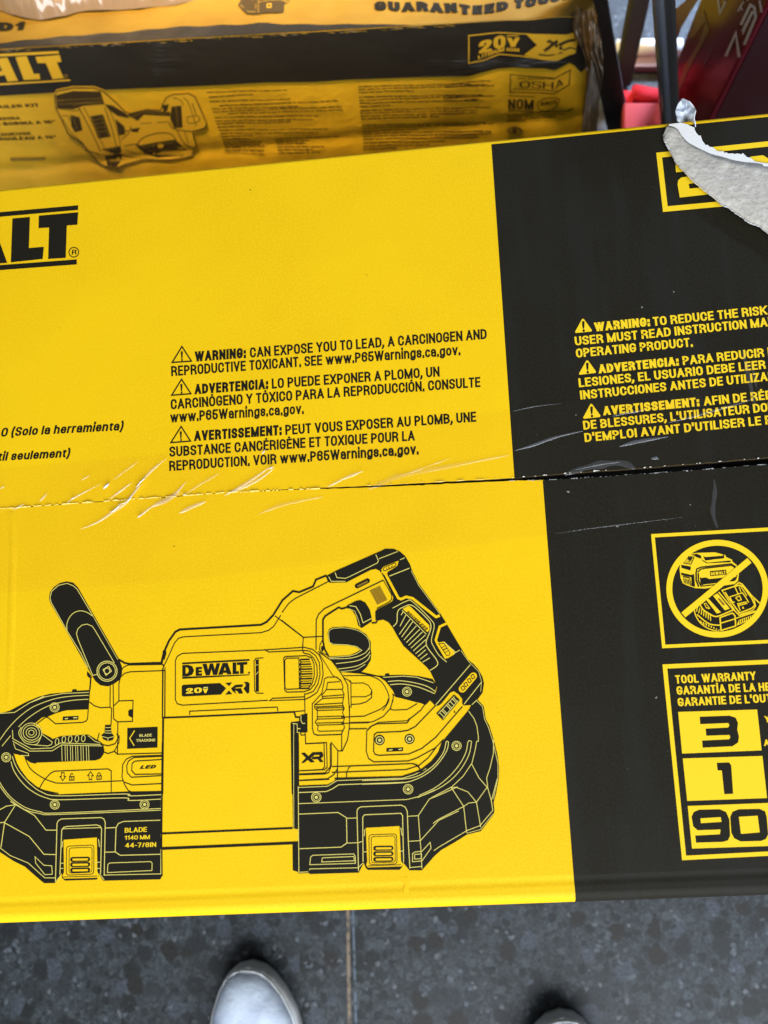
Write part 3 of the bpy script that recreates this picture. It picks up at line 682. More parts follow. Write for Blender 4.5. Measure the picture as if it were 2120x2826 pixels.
    bl('1070,320 1112,345 1440,330 1500,335 1560,380 1597,450 1602,560 1582,650 1540,720 1480,744 1455,748 1458,905'); bl('1085,324 1450,300 1530,320 1592,370 1622,440 1632,560 1612,650 1572,732 1512,772 1460,797 1120,810 1150,787 1458,772')
    bl('1450,358 1500,366 1540,402 1572,470 1576,570 1552,650 1510,702 1450,724 1285,728 1265,710 1256,400 1275,388 1470,380 1520,400 1545,460 1548,570 1525,650 1490,690')
    k.line('1266,424 1282,405 1400,402 1406,695 1282,702 1268,682', 2.4, B, True)
    for i in range(13): bl([(1412, 418 + 23 * i), (1500 + 32 * math.sin(math.pi * (i + .5) / 13), 414 + 23 * i)], 4.0 if i % 2 == 0 else 1.8)
    for i in range(6): bl([(1406, 420 + 46 * i), (1424, 443 + 46 * i), (1406, 464 + 46 * i)], 2.2)
    bl('1062,400 992,405 972,430 978,716 1000,738 1064,738', 2.4); k.fill('988,420 1018,415 1019,725 988,720', B); yl('990,470 1015,465', 1.4); yl('990,560 1015,530', 1.4)
    # logo
    k.fill('287,446 930,412 930,428 287,462', B); k.fill('287,582 930,558 928,566 287,600', B)
    def lg(pts, holes=()):
        f_ = lambda q: [(288 + u * 6.4, 578 - u * .30 - v * 1.12) for u, v in q]
        k.fill(f_(pts), B, holes=[f_(h) for h in holes])
    lg([(0, 0), (9, 0), (15, 12), (17.5, 45), (15, 82), (9, 96), (0, 96)], [[(5, 22), (8, 24), (10, 48), (8, 74), (5, 76)]])
    lg([(20, 0), (29.5, 0), (29.5, 18), (24.5, 18), (24.5, 28), (29, 28), (29, 44), (24.5, 44), (24.5, 56), (29.5, 56), (29.5, 74), (20, 74)])
    lg([(30, 98), (36.5, 98), (38.5, 45), (41, 98), (46, 98), (48.5, 45), (51, 98), (56.5, 98), (52, 0), (46, 0), (43.5, 50), (41, 0), (35, 0)])
    lg([(53.5, 0), (60, 0), (61, 14), (66, 14), (67, 0), (73.5, 0), (67.5, 98), (60, 98)], [[(62, 34), (65, 34), (63.6, 66)]])
    lg([(75, 0), (84.5, 0), (84.5, 22), (80.5, 22), (80.5, 98), (75, 98)]); lg([(86, 0), (91.5, 0), (91.5, 76), (97, 76), (97, 98), (81.5, 98), (81.5, 76), (86, 76)]); k.circle((925, 542), 9, B)
    k.fill('283,670 298,658 648,641 706,690 656,750 297,769 283,758', B)
    k.text('20', (324, 742), (474, 732), 52, M_yin, .05); k.text('v', (486, 735), (532, 733), 52, M_yin, .05); yl('490,684 532,681', 3)
    k.fill('698,640 762,635 736,670', B); k.fill('698,751 764,746 734,712', B); k.fill('752,692 796,658 868,654 862,678 802,682 790,694 848,690 868,740 828,742 812,716 788,712 806,744 770,720', B); k.fill('872,633 912,629 930,645 927,732 908,741 872,695 892,668 890,645', B)
    bl('95,972 370,962 1355,916 1370,966 1408,966', 4.6); bl('360,945 358,910 1195,870 1200,910'); bl('1355,914 1458,905'); bl('100,500 97,975'); bl('123,490 120,970'); bl('106,975 98,1700', 5.4)
    k.fill('1320,1022 1332,1012 1400,1005 1404,970 1416,945 1482,930 1483,1110 1400,1116 1402,1700 1332,1700', B); yl('1352,1030 1345,1690', 1.5); yl('1384,1030 1385,1110 1410,1112', 1.6); yl('1420,950 1420,1000 1435,1025 1460,1025', 2); yl('1340,1025 1385,1030', 2); yl('1385,1075 1415,1075', 2.5)
    bl('1415,1118 1420,1137 1458,1136'); bl('1460,1110 1465,1220 1640,1213 1646,1440 1625,1466 1405,1478')
    k.fill('1420,1310 1456,1304 1492,1338 1530,1302 1622,1297 1634,1322 1630,1345 1608,1360 1636,1392 1602,1396 1580,1366 1520,1368 1530,1346 1594,1342 1598,1326 1550,1326 1512,1358 1552,1394 1514,1399 1484,1374 1448,1403 1424,1402 1468,1354', B)
    bl('1405,1508 1650,1498 1700,1440 1700,1215'); bl('1410,1572 1690,1560')
    k.R(*D)
    k.fill('1332,0 1402,0 1403,402 1388,412 1396,826 1345,816', B); yl('1350,0 1352,810', 1.5); bl('98,866 1340,814', 5.2); bl('85,1010 1398,954', 7.4); bl('100,0 90,870', 4.8); bl('88,870 84,1012', 2.6); bl('92,1012 95,1270', 4)
    # --- right: base and ring
    k.fill(poly((I, '500,130 575,210 600,360 642,440 692,600 738,780 756,920 752,1060 722,1230 692,1340 702,1440 690,1484 542,1676 380,1716 220,1816 80,1895 0,1965'),
                (G, '1330,1562 1210,1562 1150,1488 1140,1532 1118,1557 812,1558 790,1532 775,1492 728,1584 262,1598 250,1588 155,1592 143,1576 98,1562 95,1300 150,1292 150,1170 145,755 430,745 482,720 520,692 1150,665 1250,630 1330,592 1420,520 1490,430 1530,340'),
                (F, '885,1040 1160,710 1192,650')), B, raw=True)
    k.R(*F)
    yl('1160,722 1220,805 1250,885 1266,1000 1266,1050 1247,1050 1230,1150 1195,1290 1100,1430 975,1548 750,1668', 2); yl('940,1057 915,1057 888,1165 800,1290 700,1372 600,1430 430,1462 0,1478', 2.2, True); yl('942,1057 920,1155 830,1290 720,1392 590,1462 430,1502 0,1518', 2.2, True)
    yl('1190,1050 1155,1052 1130,1170 1060,1302 950,1432 800,1552 620,1640', 2.0, True); yl('1192,1050 1165,1190 1090,1332 985,1455 830,1565 600,1664', 2.0, True); screw((1028, 1100), 50)
    k.R(*I)
    yl('430,880 520,1050 615,1160 490,1335 540,1630', 2.0); yl('690,600 690,760 650,930 610,1050 622,1165 665,1320 682,1432 530,1612 380,1668 220,1762 50,1862 -10,1905', 2.0); yl('195,1165 250,1160 390,1215 490,1335 400,1345 340,1385', 2.0, closed=True); yl('340,1385 375,1695', 2); yl('340,1385 40,1540 -20,1585', 2); yl('736,1060 668,1308', 2)
    yl('488,140 560,212 586,360 632,460 682,620 742,880 742,1050 690,1300', 1.6); yl('690,1470 540,1655 380,1700', 1.6)
    k.R(*G)
    yl('150,772 430,760 520,706 1150,682 1260,648 1370,590', 2); yl('150,820 420,810 480,782 535,746 1180,722'); yl('150,926 1190,886 1330,850 1450,795', 2.0); yl('150,1026 530,1010 610,1060 615,1300 560,1340 160,1356', 2.2); yl('610,1066 710,1062', 2); yl('618,1302 725,1298 762,1285', 2)
    yl('725,1568 710,1000 720,972 750,956 1130,940 1170,958 1190,1000 1200,1290 1215,1545'); yl('768,1480 765,1055 782,1032 1130,1018 1145,1040 1155,1485'); yl('1190,1047 1295,1040 1320,1370 1330,1545', 2); yl('1295,1040 1400,882 1500,842 1670,765', 2); yl('1205,1285 1315,1278 1490,1085 1680,995', 2)
    yl('1240,1480 1240,1402 1265,1386 1330,1380 1408,1295 1416,1350 1330,1472', 2, closed=True); yl('1260,1410 1325,1405 1325,1450 1260,1455', 2, closed=True); yl('260,1508 268,1434 290,1418 680,1405 695,1430 695,1495', 2, closed=True); yl('374,1482 380,1442 680,1430 686,1470', 2, closed=True); yl('255,1560 262,1548 722,1537 770,1490', 2); yl('150,760 156,1582', 2); yl('1215,1535 1330,1525', 2); yl('160,1580 245,1576', 2)
    for c in ((322, 865), (1198, 788)): screw(c, 45)
    k.fill('795,1157 1115,1140 1130,1470 1148,1500 1135,1524 815,1534 798,1510 808,1480', Y); k.rrect(824, 1222, 1088, 1508, 26, B, w=2.3, sk=(.015, -.03)); k.rrect(846, 1240, 1072, 1490, 22, B, w=2.0, sk=(.015, -.03))
    for y in (1352, 1405, 1458): k.rrect(865, y - 24, 1058, y + 24, 22, B, sk=(0, -.015)); k.rrect(888, y - 9, 1040, y + 11, 9, Y, sk=(0, -.015))
    bl('815,1520 1130,1508', 2.2); yl('785,1170 780,1235', 2); yl('1128,1155 1140,1230', 2); yl('775,1385 805,1385', 2); yl('1110,1385 1150,1375', 2)
    # upper ring on the right
    k.R(*E)
    k.fill('560,1296 760,1296 900,1328 975,1334 980,1310 1015,1308 1022,1325 1150,1322 1300,1335 1430,1362 1475,1420 1440,1530 1372,1604 1270,1582 1080,1532 1050,1470 980,1382 925,1345 740,1312', B)
    yl('1005,1386 1120,1378 1250,1396 1380,1432 1462,1485', 2.2, True); yl('1025,1416 1150,1410 1300,1440 1450,1500', 2.2, True); yl('960,1346 1150,1334 1280,1345 1440,1398', 2); screw((1187, 1482))
    # motor housing line work
    bl('580,1332 800,1330 872,1346 940,1386 990,1460 1016,1542 1000,1600 955,1665', 2.5, True); k.R(*F)
    bl('335,540 340,572 310,690 230,780 130,832 60,850 -230,856', 2.6); bl('290,580 262,650 200,702 20,778 -230,790', 2.4); bl('330,535 372,566 500,588 600,612 692,652', 2.6); bl('338,600 303,700 342,712 490,705 600,640', 2.4)
    bl('800,662 580,890 500,932 420,945 160,956 130,980 124,1160 140,1194 180,1205 510,1190 650,1130 800,1010 1092,672', 2.8); bl('690,640 640,712 520,808 490,852 160,862 90,892 50,940 44,1160 70,1240 125,1277 500,1266 600,1232 800,1122 885,1032', 2.6); bl('520,800 490,828 180,846 110,880 62,930', 2.0)
    bl('-330,1328 540,1295 590,1310 636,1362', 2.6); bl('-330,1392 480,1360 620,1315 720,1232 805,1120', 2.6); bl('880,1050 830,1190 760,1285 640,1372 430,1440 -300,1458', 4.5)
    for c in ((190, 1038), (516, 1026)): k.circle(c, 56, B); k.circle(c, 38, L, w=2.4); k.circle(c, 17, L)
    k.fill('265,1125 447,1118 444,1158 263,1165', B); yl('290,1148 330,1140', 3); yl('395,1140 430,1135', 3)
    k.R(*E)
    bl('655,1403 770,1400 820,1425 852,1472 840,1510 790,1532 655,1532', 2.3, False); bl('655,1606 740,1600 800,1580 850,1540 852,1472'); bl('590,1355 652,1385 655,1635'); bl('655,1385 635,1390', 2)
    bl('350,1120 480,1330 560,1375', 2); bl('340,1100 470,1190 560,1310 622,1420 640,1700', 2.6); bl('395,1400 400,1362 432,1345 520,1345', 2.2)
    bl('430,1396 420,1462 374,1520 386,1546 308,1606 306,1640 330,1660', 2.3); bl('520,1345 560,1385 578,1440 570,1470 588,1510 574,1590 580,1660', 2.3)
    for a, b in (((430, 1396), (548, 1388)), ((418, 1465), (572, 1461)), ((378, 1530), (584, 1514)), ((385, 1549), (580, 1540)), ((308, 1608), (576, 1592)), ((310, 1630), (576, 1618))): bl([a, b], 2.2)
    bl('395,1400 375,1500 285,1600 285,1660', 2.2); bl('210,1500 215,1700', 2.2)
    k.R(*G)
    bl('285,-30 285,210 300,264 332,275 560,268 592,200'); bl('330,0 335,120 310,150 340,190 335,225 350,238 575,232', 2); bl('575,-20 590,20 572,60 594,105 580,150 592,200 575,232', 2)
    for y in (18, 40, 100, 122, 160, 180): bl([(325, y), (588, y - 8)], 2.0)
    bl('640,-10 638,200 620,320 572,424 530,424 466,345 468,560 440,632 400,645 160,652'); bl('565,268 565,420'); bl('218,270 220,356 420,345 426,582 400,604 160,615'); bl('160,706 430,690 490,652 525,592 528,424', 2.5); bl('525,595 525,692', 3); bl('528,628 612,625 612,685')
    bl('615,630 628,590 652,570 1250,546 1292,562 1320,606', 2); bl('640,215 808,212'); bl('640,155 830,150', 2.2); bl('640,100 790,92', 2.2)
    # hook
    k.R(*E)
    k.fill('430,925 445,886 480,870 600,864 720,888 800,938 842,1010 842,1080 848,1120 842,1182 802,1250 752,1296 650,1304 560,1295 500,1222 438,1150 640,1137 700,1112 742,1086 700,1056 620,1041 480,1036 445,1012', B)
    yl('448,1010 440,930 455,892 500,878 600,874 720,900 800,955 830,1020 826,1085', 1.5, True); yl('448,1012 482,1030 620,1036 705,1052 756,1088 705,1122 640,1142 445,1158', 1.7); yl('450,1168 650,1162 780,1118 828,1062', 1.9, True); yl('510,1215 700,1190 790,1150 835,1100', 2, True); yl('530,1266 700,1240 805,1186 838,1130', 2, True); yl('560,1290 700,1272 790,1220', 1.6, True)
    # --- grip
    k.fill(poly((E, '412,382 520,325 940,140 980,120 1060,121 1122,148 1172,193 1217,270 1232,320 1302,458 1502,733 1562,830'),
                (F, '1020,-60 1080,40 1152,163 1212,208 1267,270 1312,350 1327,420 1312,520 1252,602 1192,655 1106,660 1090,642 1090,590 1050,540 1000,505 960,520 870,632 835,662 795,664 738,604 800,522 816,460 790,390 740,290 700,240 560,112 450,12'),
                (E, '1100,962 1050,872 1010,820 960,796 905,806 886,798 884,722 900,700 1020,640 1048,620 1058,590 1040,550 970,400 930,332 890,312 840,322 610,440 450,444 432,430')), B, raw=True)
    bl('-96,765 0,612 100,524 160,535 292,480 320,415 420,375', 5.0); bl('-5,730 60,642 120,596 440,432', 2.4); bl('-10,800 200,965 382,955', 2.4); bl('200,965 190,1060 196,1110', 2.2)
    bl('440,1148 402,1080 386,1000 386,796 410,760 535,680 565,692 605,682', 4.8); bl('320,1085 322,800 345,745 400,692 962,420', 2.8); bl('386,985 360,1030 352,1080 370,1110 420,1135', 2.2); k.circle((380, 1075), 12, B, ry=28)
    bl('850,828 892,826 905,806', 4); bl('962,420 1040,560 1042,600 1020,628 900,690', 2)
    k.line('712,476 812,426', 13, B); k.circle((712, 476), 22, B); k.circle((812, 426), 22, B); k.line('716,478 812,430', 5, M_brn); 
    yl('500,345 520,395 600,402 640,385 905,255 915,235 890,175', 2); yl('440,385 465,430 600,430', 2); yl('920,215 1100,145', 2); yl('1150,215 1160,205', 2); yl('1120,225 1165,205', 2); yl('1020,380 1210,305', 2.4); yl('1228,330 1300,470 1500,740', 1.4)
    for i in range(14): k.line([(832 + i * 5.3, 522 + i * 9.9), (932 + i * 5.2, 478 + i * 9.8)], 1.7, M_brn)
    k.line('1000,350 955,345 965,330 1105,590 1130,600 1180,578 1240,592 1300,640 1465,770 1500,756', 7.2, Y)
    k.fill('942,318 965,290 1108,233 1096,280 1060,306 1000,340 968,372', Y); k.rrect(962, 300, 1082, 336, 16, B, w=2.4, sk=(0, -.42)); bl('992,300 1000,325', 1.8); bl('1012,290 1020,316', 3); bl('1035,284 1042,306', 1.8); bl('1048,276 1056,300', 1.8)
    k.line('1565,832 1500,862 1462,990 1480,1030 1560,1165', 6.5, Y)
    k.fill('1476,1015 1545,1005 1645,1110 1640,1125 1572,1165 1550,1150', Y)
    bl('1490,1025 1540,1022 1598,1112 1592,1132 1565,1138', 2.2, closed=True); bl('1515,1065 1550,1045', 1.8); bl('1530,1085 1565,1070', 3); bl('1545,1110 1580,1092', 1.8); yl('1540,1010 1655,1110', 1.8); yl('1630,1120 1690,1085', 2)
    yl('1055,862 1090,820 1095,742 1110,700 1160,672 1215,655 1270,682 1392,800 1416,860 1402,920 1372,1000 1382,1060 1470,1180 1474,1232 1405,1280', 2.4, True); yl('1050,686 1180,620 1242,626 1420,800 1446,860 1432,930 1420,1000 1440,1050 1490,1132 1566,1200', 2.1, True)
    k.fill('1146,692 1200,664 1222,672 1400,850 1402,892 1382,915', Y)
    yl('1140,705 1372,935', 2)
    A_, B_ = (1178, 728), (1368, 898); k.text('BRUSHLESS', A_, B_, 27, B, .05, .2, up=Vector((.66, -.75)))
    rb = [(1152, 722), (1178, 748), (1218, 790), (1242, 815), (1276, 855), (1310, 886), (1335, 912), (1362, 942), (1367, 985), (1372, 1035), (1366, 1082), (1382, 1120), (1405, 1160)]
    for i, q in enumerate(rb): t = i / 12; yl([(1070 + 265 * t + (60 if i == 0 else 28 if i == 1 else 0), 882 + 318 * t - (130 if i == 0 else 50 if i == 1 else 0)), q], 2.2)
    k.fill('598,682 620,660 700,618 742,610 792,635 832,700 852,780 852,812 755,877 722,852 700,762 668,712 630,692', B); yl('640,662 700,672 742,742 768,826 852,782', 2.2); yl('632,690 690,715 720,790 740,852', 1.4)
    k.R(*F)
    yl('800,655 1178,215', 2.2); yl('1110,645 1302,402', 2.2); yl('1195,650 1250,600', 2.0); yl('1075,60 1160,180 1270,290 1300,400 1290,510', 1.3)
    k.line('1090,480 1212,338', 20, Y); k.circle((1090, 480), 38, Y); k.circle((1212, 338), 38, Y)
    for c in ((1098, 470), (1130, 432), (1168, 388), (1205, 345)): k.line([(c[0] - 22, c[1] - 8), (c[0] + 4, c[1] - 26), (c[0] + 22, c[1] + 8), (c[0] - 4, c[1] + 26)], 2.4, B, closed=True)
    k.fill('808,750 1002,543 1064,602 880,822', B)
    for t0, t1, w in ((.08, .08, 2), (.2, .2, 2), (.27, .27, 2), (.5, .5, 2.4), (.58, .58, 2), (.72, .72, 2), (.86, .86, 2), (.93, .93, 2)):
        yl([(830 + 178 * t0, 752 - 190 * t0), (876 + 172 * t1, 800 - 196 * t1)], w)
    yl('828,752 1004,562', 1.8); yl('880,802 1046,604', 1.8); k.fill('996,738 1010,718 1018,742', B)
    k.build('saw_drawing', near_flap)
prints_saw()
def wear():
    rnd = random.Random(21)
    def specks(name, parent, spots, m, z):
        V, F_ = [], []
        for x, y, r in spots:
            b = len(V); n = 7; a0 = rnd.uniform(0, 6)
            for k in range(n):
                t = a0 + 2 * math.pi * k / n; q = r * rnd.uniform(.5, 1.2); V.append(P(x + q * math.cos(t) * 1.3, y + q * math.sin(t), ZT + z))
            F_.append(list(range(b, b + n))[::-1])
        o = mesh_obj(name, V, F_, m, parent); o['kind'] = 'stuff'
    M_d, M_g = mat('dark_dust', (.18, .10, .01), .9, .1), mat('pale_dust', (.22, .21, .19), .9, .1)
    specks('dust', far_flap, [(691, 524, 2.2), (1012, 758, 1.6)] + [(rnd.uniform(0, 1330), rnd.uniform(560, 1280), rnd.uniform(.3, .8)) for _ in range(30)], M_d, .00016)
    specks('dust', near_flap, [(480, 1508, 2), (1100, 2250, 1.5)] + [(rnd.uniform(0, 1480), rnd.uniform(1420, 2440), rnd.uniform(.3, .8)) for _ in range(30)], M_d, .00016)
    specks('dust', far_flap, [(1772, 848, 2.6), (1860, 805, 2), (1590, 1145, 2)] + [(rnd.uniform(1440, 2110), rnd.uniform(420, 1240), rnd.uniform(.3, .8)) for _ in range(24)], M_g, .00022)
    specks('dust', near_flap, [(1812, 1925, 3), (1569, 1357, 4), (1905, 1393, 2), (1704, 1453, 2.5)] + [(rnd.uniform(1600, 2110), rnd.uniform(1400, 2440), rnd.uniform(.3, .8)) for _ in range(28)], M_g, .00022)
    # shallow creases pressed into the board: a vertical one at the left, fine ones along the near fold
    def ridge(name, pts, w, h, m, parent):
        p = smooth_line([Vector(q) for q in pts], False, 8); V, F_ = [], []; N = len(p)
        for i, q in enumerate(p):
            d = (p[min(i + 1, N - 1)] - p[max(i - 1, 0)]).normalized(); nn = Vector((-d.y, d.x)); f = math.sin(math.pi * (i + .3) / (N - .4)) ** .5
            for s_ in (-1, -.5, 0, .5, 1):
                a = q + nn * (w * s_); V.append(P(a.x, a.y, ZT + .00003 + h * f * (1 - s_ * s_) ** 2))
            if i:
                for k in range(4): F_.append((5 * i - 5 + k, 5 * i - 4 + k, 5 * i + 1 + k, 5 * i + k))
        mesh_obj(name, V, F_, m, parent, None, True)
    ridge('board_crease', [(30, 1412), (36, 1500), (33, 1650), (30, 1800), (24, 1950)], 12, .0005, M_yel, near_flap)
    ridge('board_crease', [(1118, 2420), (1122, 2440), (1120, 2470)], 7, .00012, M_yel, near_flap)
wear()
#@@PART2@@
# ------------------------------------------------------------------ clear tape over the seam
def glassy(name, tint, gloss, rough=0.06, frost=0.0, fcol=(0.8, 0.8, 0.8)):
    m = bpy.data.materials.new(name); m.use_nodes = True; nt = m.node_tree; n = nt.nodes; L = nt.links
    n.remove(n['Principled BSDF']); out = n['Material Output']
    tr = n.new('ShaderNodeBsdfTransparent'); tr.inputs[0].default_value = (*tint, 1)
    gl = n.new('ShaderNodeBsdfGlossy'); gl.inputs['Roughness'].default_value = rough
    df = n.new('ShaderNodeBsdfDiffuse'); df.inputs[0].default_value = (*fcol, 1)
    m1 = n.new('ShaderNodeMixShader'); m1.inputs[0].default_value = frost; L.new(tr.outputs[0], m1.inputs[1]); L.new(df.outputs[0], m1.inputs[2])
    m2 = n.new('ShaderNodeMixShader'); m2.inputs[0].default_value = gloss; L.new(m1.outputs[0], m2.inputs[1]); L.new(gl.outputs[0], m2.inputs[2])
    tc = n.new('ShaderNodeTexCoord'); nz = n.new('ShaderNodeTexNoise'); nz.inputs['Scale'].default_value = 45; nz.inputs['Detail'].default_value = 3
    mp = n.new('ShaderNodeMapping'); mp.inputs['Scale'].default_value = (1, 3, 1); mp.inputs['Rotation'].default_value = (0, 0, .6)
    L.new(tc.outputs['Object'], mp.inputs[0]); L.new(mp.outputs[0], nz.inputs['Vector'])
    bp = n.new('ShaderNodeBump'); bp.inputs['Distance'].default_value = 0.0003; L.new(nz.outputs['Fac'], bp.inputs['Height']); L.new(bp.outputs[0], gl.inputs['Normal'])
    L.new(m2.outputs[0], out.inputs['Surface']); return m
M_tape = glassy('clear_tape', (0.995, 0.98, 0.94), 0.012, 0.2)
M_wr = glassy('tape_crease', (0.97, 0.95, 0.92), 0.08, 0.2, 0.17, (0.9, 0.88, 0.82))
M_wrf = glassy('tape_crease_faint', (0.97, 0.96, 0.94), 0.05, 0.2, 0.035, (0.75, 0.78, 0.82))
M_wm = glassy('tape_crease_grey', (0.95, 0.95, 0.95), 0.05, 0.25, 0.10, (0.7, 0.73, 0.78))
M_wrb = glassy('tape_crease_highlight', (0.9, 0.9, 0.9), 0.3, 0.2, 0.62, (1.0, 1.0, 1.0))  # white painted on the raised creases in place of their highlights
def tape():
    ed = [((-700, 1356), (-700, 1686)), ((0, 1294), (0, 1636)), ((410, 1258), (480, 1606)), ((900, 1200), (900, 1553)), ((1416, 1133), (1400, 1493)), ((1700, 1088), (1750, 1443)), ((1955, 1056), (1973, 1414))]
    vs = []; 
    for a, b in ed:
        p, q = P(*a, ZT + .0011), P(*b, ZT + .0011)
        if p.x < X0: p.x = q.x = X0 + .002
        vs += [p, q]
    t = mesh_obj('packing_tape', vs, [(2 * i, 2 * i + 1, 2 * i + 3, 2 * i + 2) for i in range(len(ed) - 1)], M_tape, carton)
    def crease(q, reg, w, m, h=.0005, n=5):
        pts = [Vector((reg[0] + x / reg[2], reg[1] + y / reg[2])) for x, y in q]; pts = smooth_line(pts, False, n); N = len(pts)
        vs, fs = [], []
        for i, p in enumerate(pts):
            d = (pts[min(i + 1, N - 1)] - pts[max(i - 1, 0)]).normalized(); nn = Vector((-d.y, d.x)); t_ = i / (N - 1)
            ww = w * (.15 + .85 * math.sin(math.pi * min(1, max(0, t_ * .94 + .03)))) * (.75 + .5 * noise.noise(Vector((p.x * .03, p.y * .03, w))))
            a, b, c = p + nn * ww, p, p - nn * ww
            vs += [P(a.x, a.y, ZT + .00115), P(b.x, b.y, ZT + .00115 + h), P(c.x, c.y, ZT + .00115)]
            if i: 
                k = 3 * i; fs += [(k - 3, k - 2, k + 1, k), (k - 2, k - 1, k + 2, k + 1)]
        return vs, fs, m
    V, F_, MI, mats = [], [], [], [M_wr, M_wrf, M_wrb, M_wm]
    def put(r):
        b = len(V); V.extend(r[0])
        for f in r[1]: F_.append([b + i for i in f]); MI.append(mats.index(r[2]))
    Z_ = (0, 1150, 1.659); U_ = (1380, 1100, 2.2419)
    for q, w, m in (([(370, 515), (450, 480), (520, 432), (578, 392), (620, 335), (650, 308)], 4.5, M_wr), ([(620, 325), (645, 298), (700, 240), (762, 192)], 4.5, M_wr), ([(300, 402), (340, 370), (460, 308)], 3, M_wr),
                    ([(500, 378), (600, 303)], 4, M_wr), ([(520, 288), (575, 245), (632, 205)], 4, M_wrf), ([(630, 462), (700, 408), (780, 372), (852, 298)], 6, M_wr), ([(690, 420), (760, 380), (830, 345)], 6, M_wrf), ([(820, 442), (880, 412), (942, 388)], 6, M_wr),
                    ([(840, 362), (920, 305), (1005, 258)], 5, M_wrf), ([(1028, 362), (1130, 302), (1240, 228)], 5, M_wr), ([(1060, 350), (1180, 290), (1252, 238)], 5, M_wr), ([(1500, 322), (1570, 285), (1662, 248)], 5, M_wr),
                    ([(60, 426), (112, 398)], 4, M_wr), ([(370, 292), (412, 268)], 3, M_wr), ([(1180, 448), (1300, 400), (1480, 366)], 7, M_wrf), ([(180, 388), (216, 350)], 3, M_wr), ([(0, 330), (20, 318)], 3, M_wr), ([(1690, 330), (1760, 300), (1860, 265), (2330, 175)], 9, M_wrf), ([(1820, 275), (1920, 240), (2060, 190)], 4, M_wrf)): put(crease(q, Z_, w, m))
    for q, w in (([(472, 330), (485, 318), (500, 304)], 3.4), ([(540, 402), (580, 390), (612, 352), (645, 312)], 2.2), ([(625, 325), (640, 302), (668, 278)], 2.2), ([(500, 438), (520, 430), (555, 400)], 2.6), ([(325, 378), (340, 370)], 2.6), ([(1232, 240), (1252, 228)], 2.4), ([(1200, 170), (1215, 150)], 2.2), ([(630, 460), (650, 448)], 2.4), ([(838, 362), (850, 352)], 2.6)): put(crease(q, Z_, w, M_wrb, .0009))
    for q, w, m in (([(90, 322), (200, 290), (340, 240), (512, 200)], 5, M_wm), ([(740, 296), (850, 266), (1045, 235)], 6, M_wm), ([(690, 110), (780, 88), (900, 70)], 5, M_wrf), ([(1040, 150), (1300, 80), (1640, -20)], 5, M_wrf),
                    ([(400, 470), (560, 420), (740, 398), (835, 432)], 14, M_wrf), ([(470, 440), (620, 408), (745, 392)], 4, M_wm), ([(935, 372), (960, 368), (985, 374)], 5, M_wm), ([(80, 78), (220, 48), (380, 30)], 2, M_wm), ([(1325, 500), (1330, 580), (1318, 700), (1345, 800)], 9, M_wrf), ([(1500, -300), (1530, -180), (1580, 60)], 9, M_wrf), ([(1555, -220), (1590, -60)], 6, M_wrf), ([(350, 835), (560, 803), (830, 770), (1130, 735)], 2.2, M_wrf), ([(1880, 360), (2060, 320), (2300, 290)], 8, M_wm)): put(crease(q, U_, w, m))
    mesh_obj('tape_crease', V, F_, mats, t, MI, True)
tape()

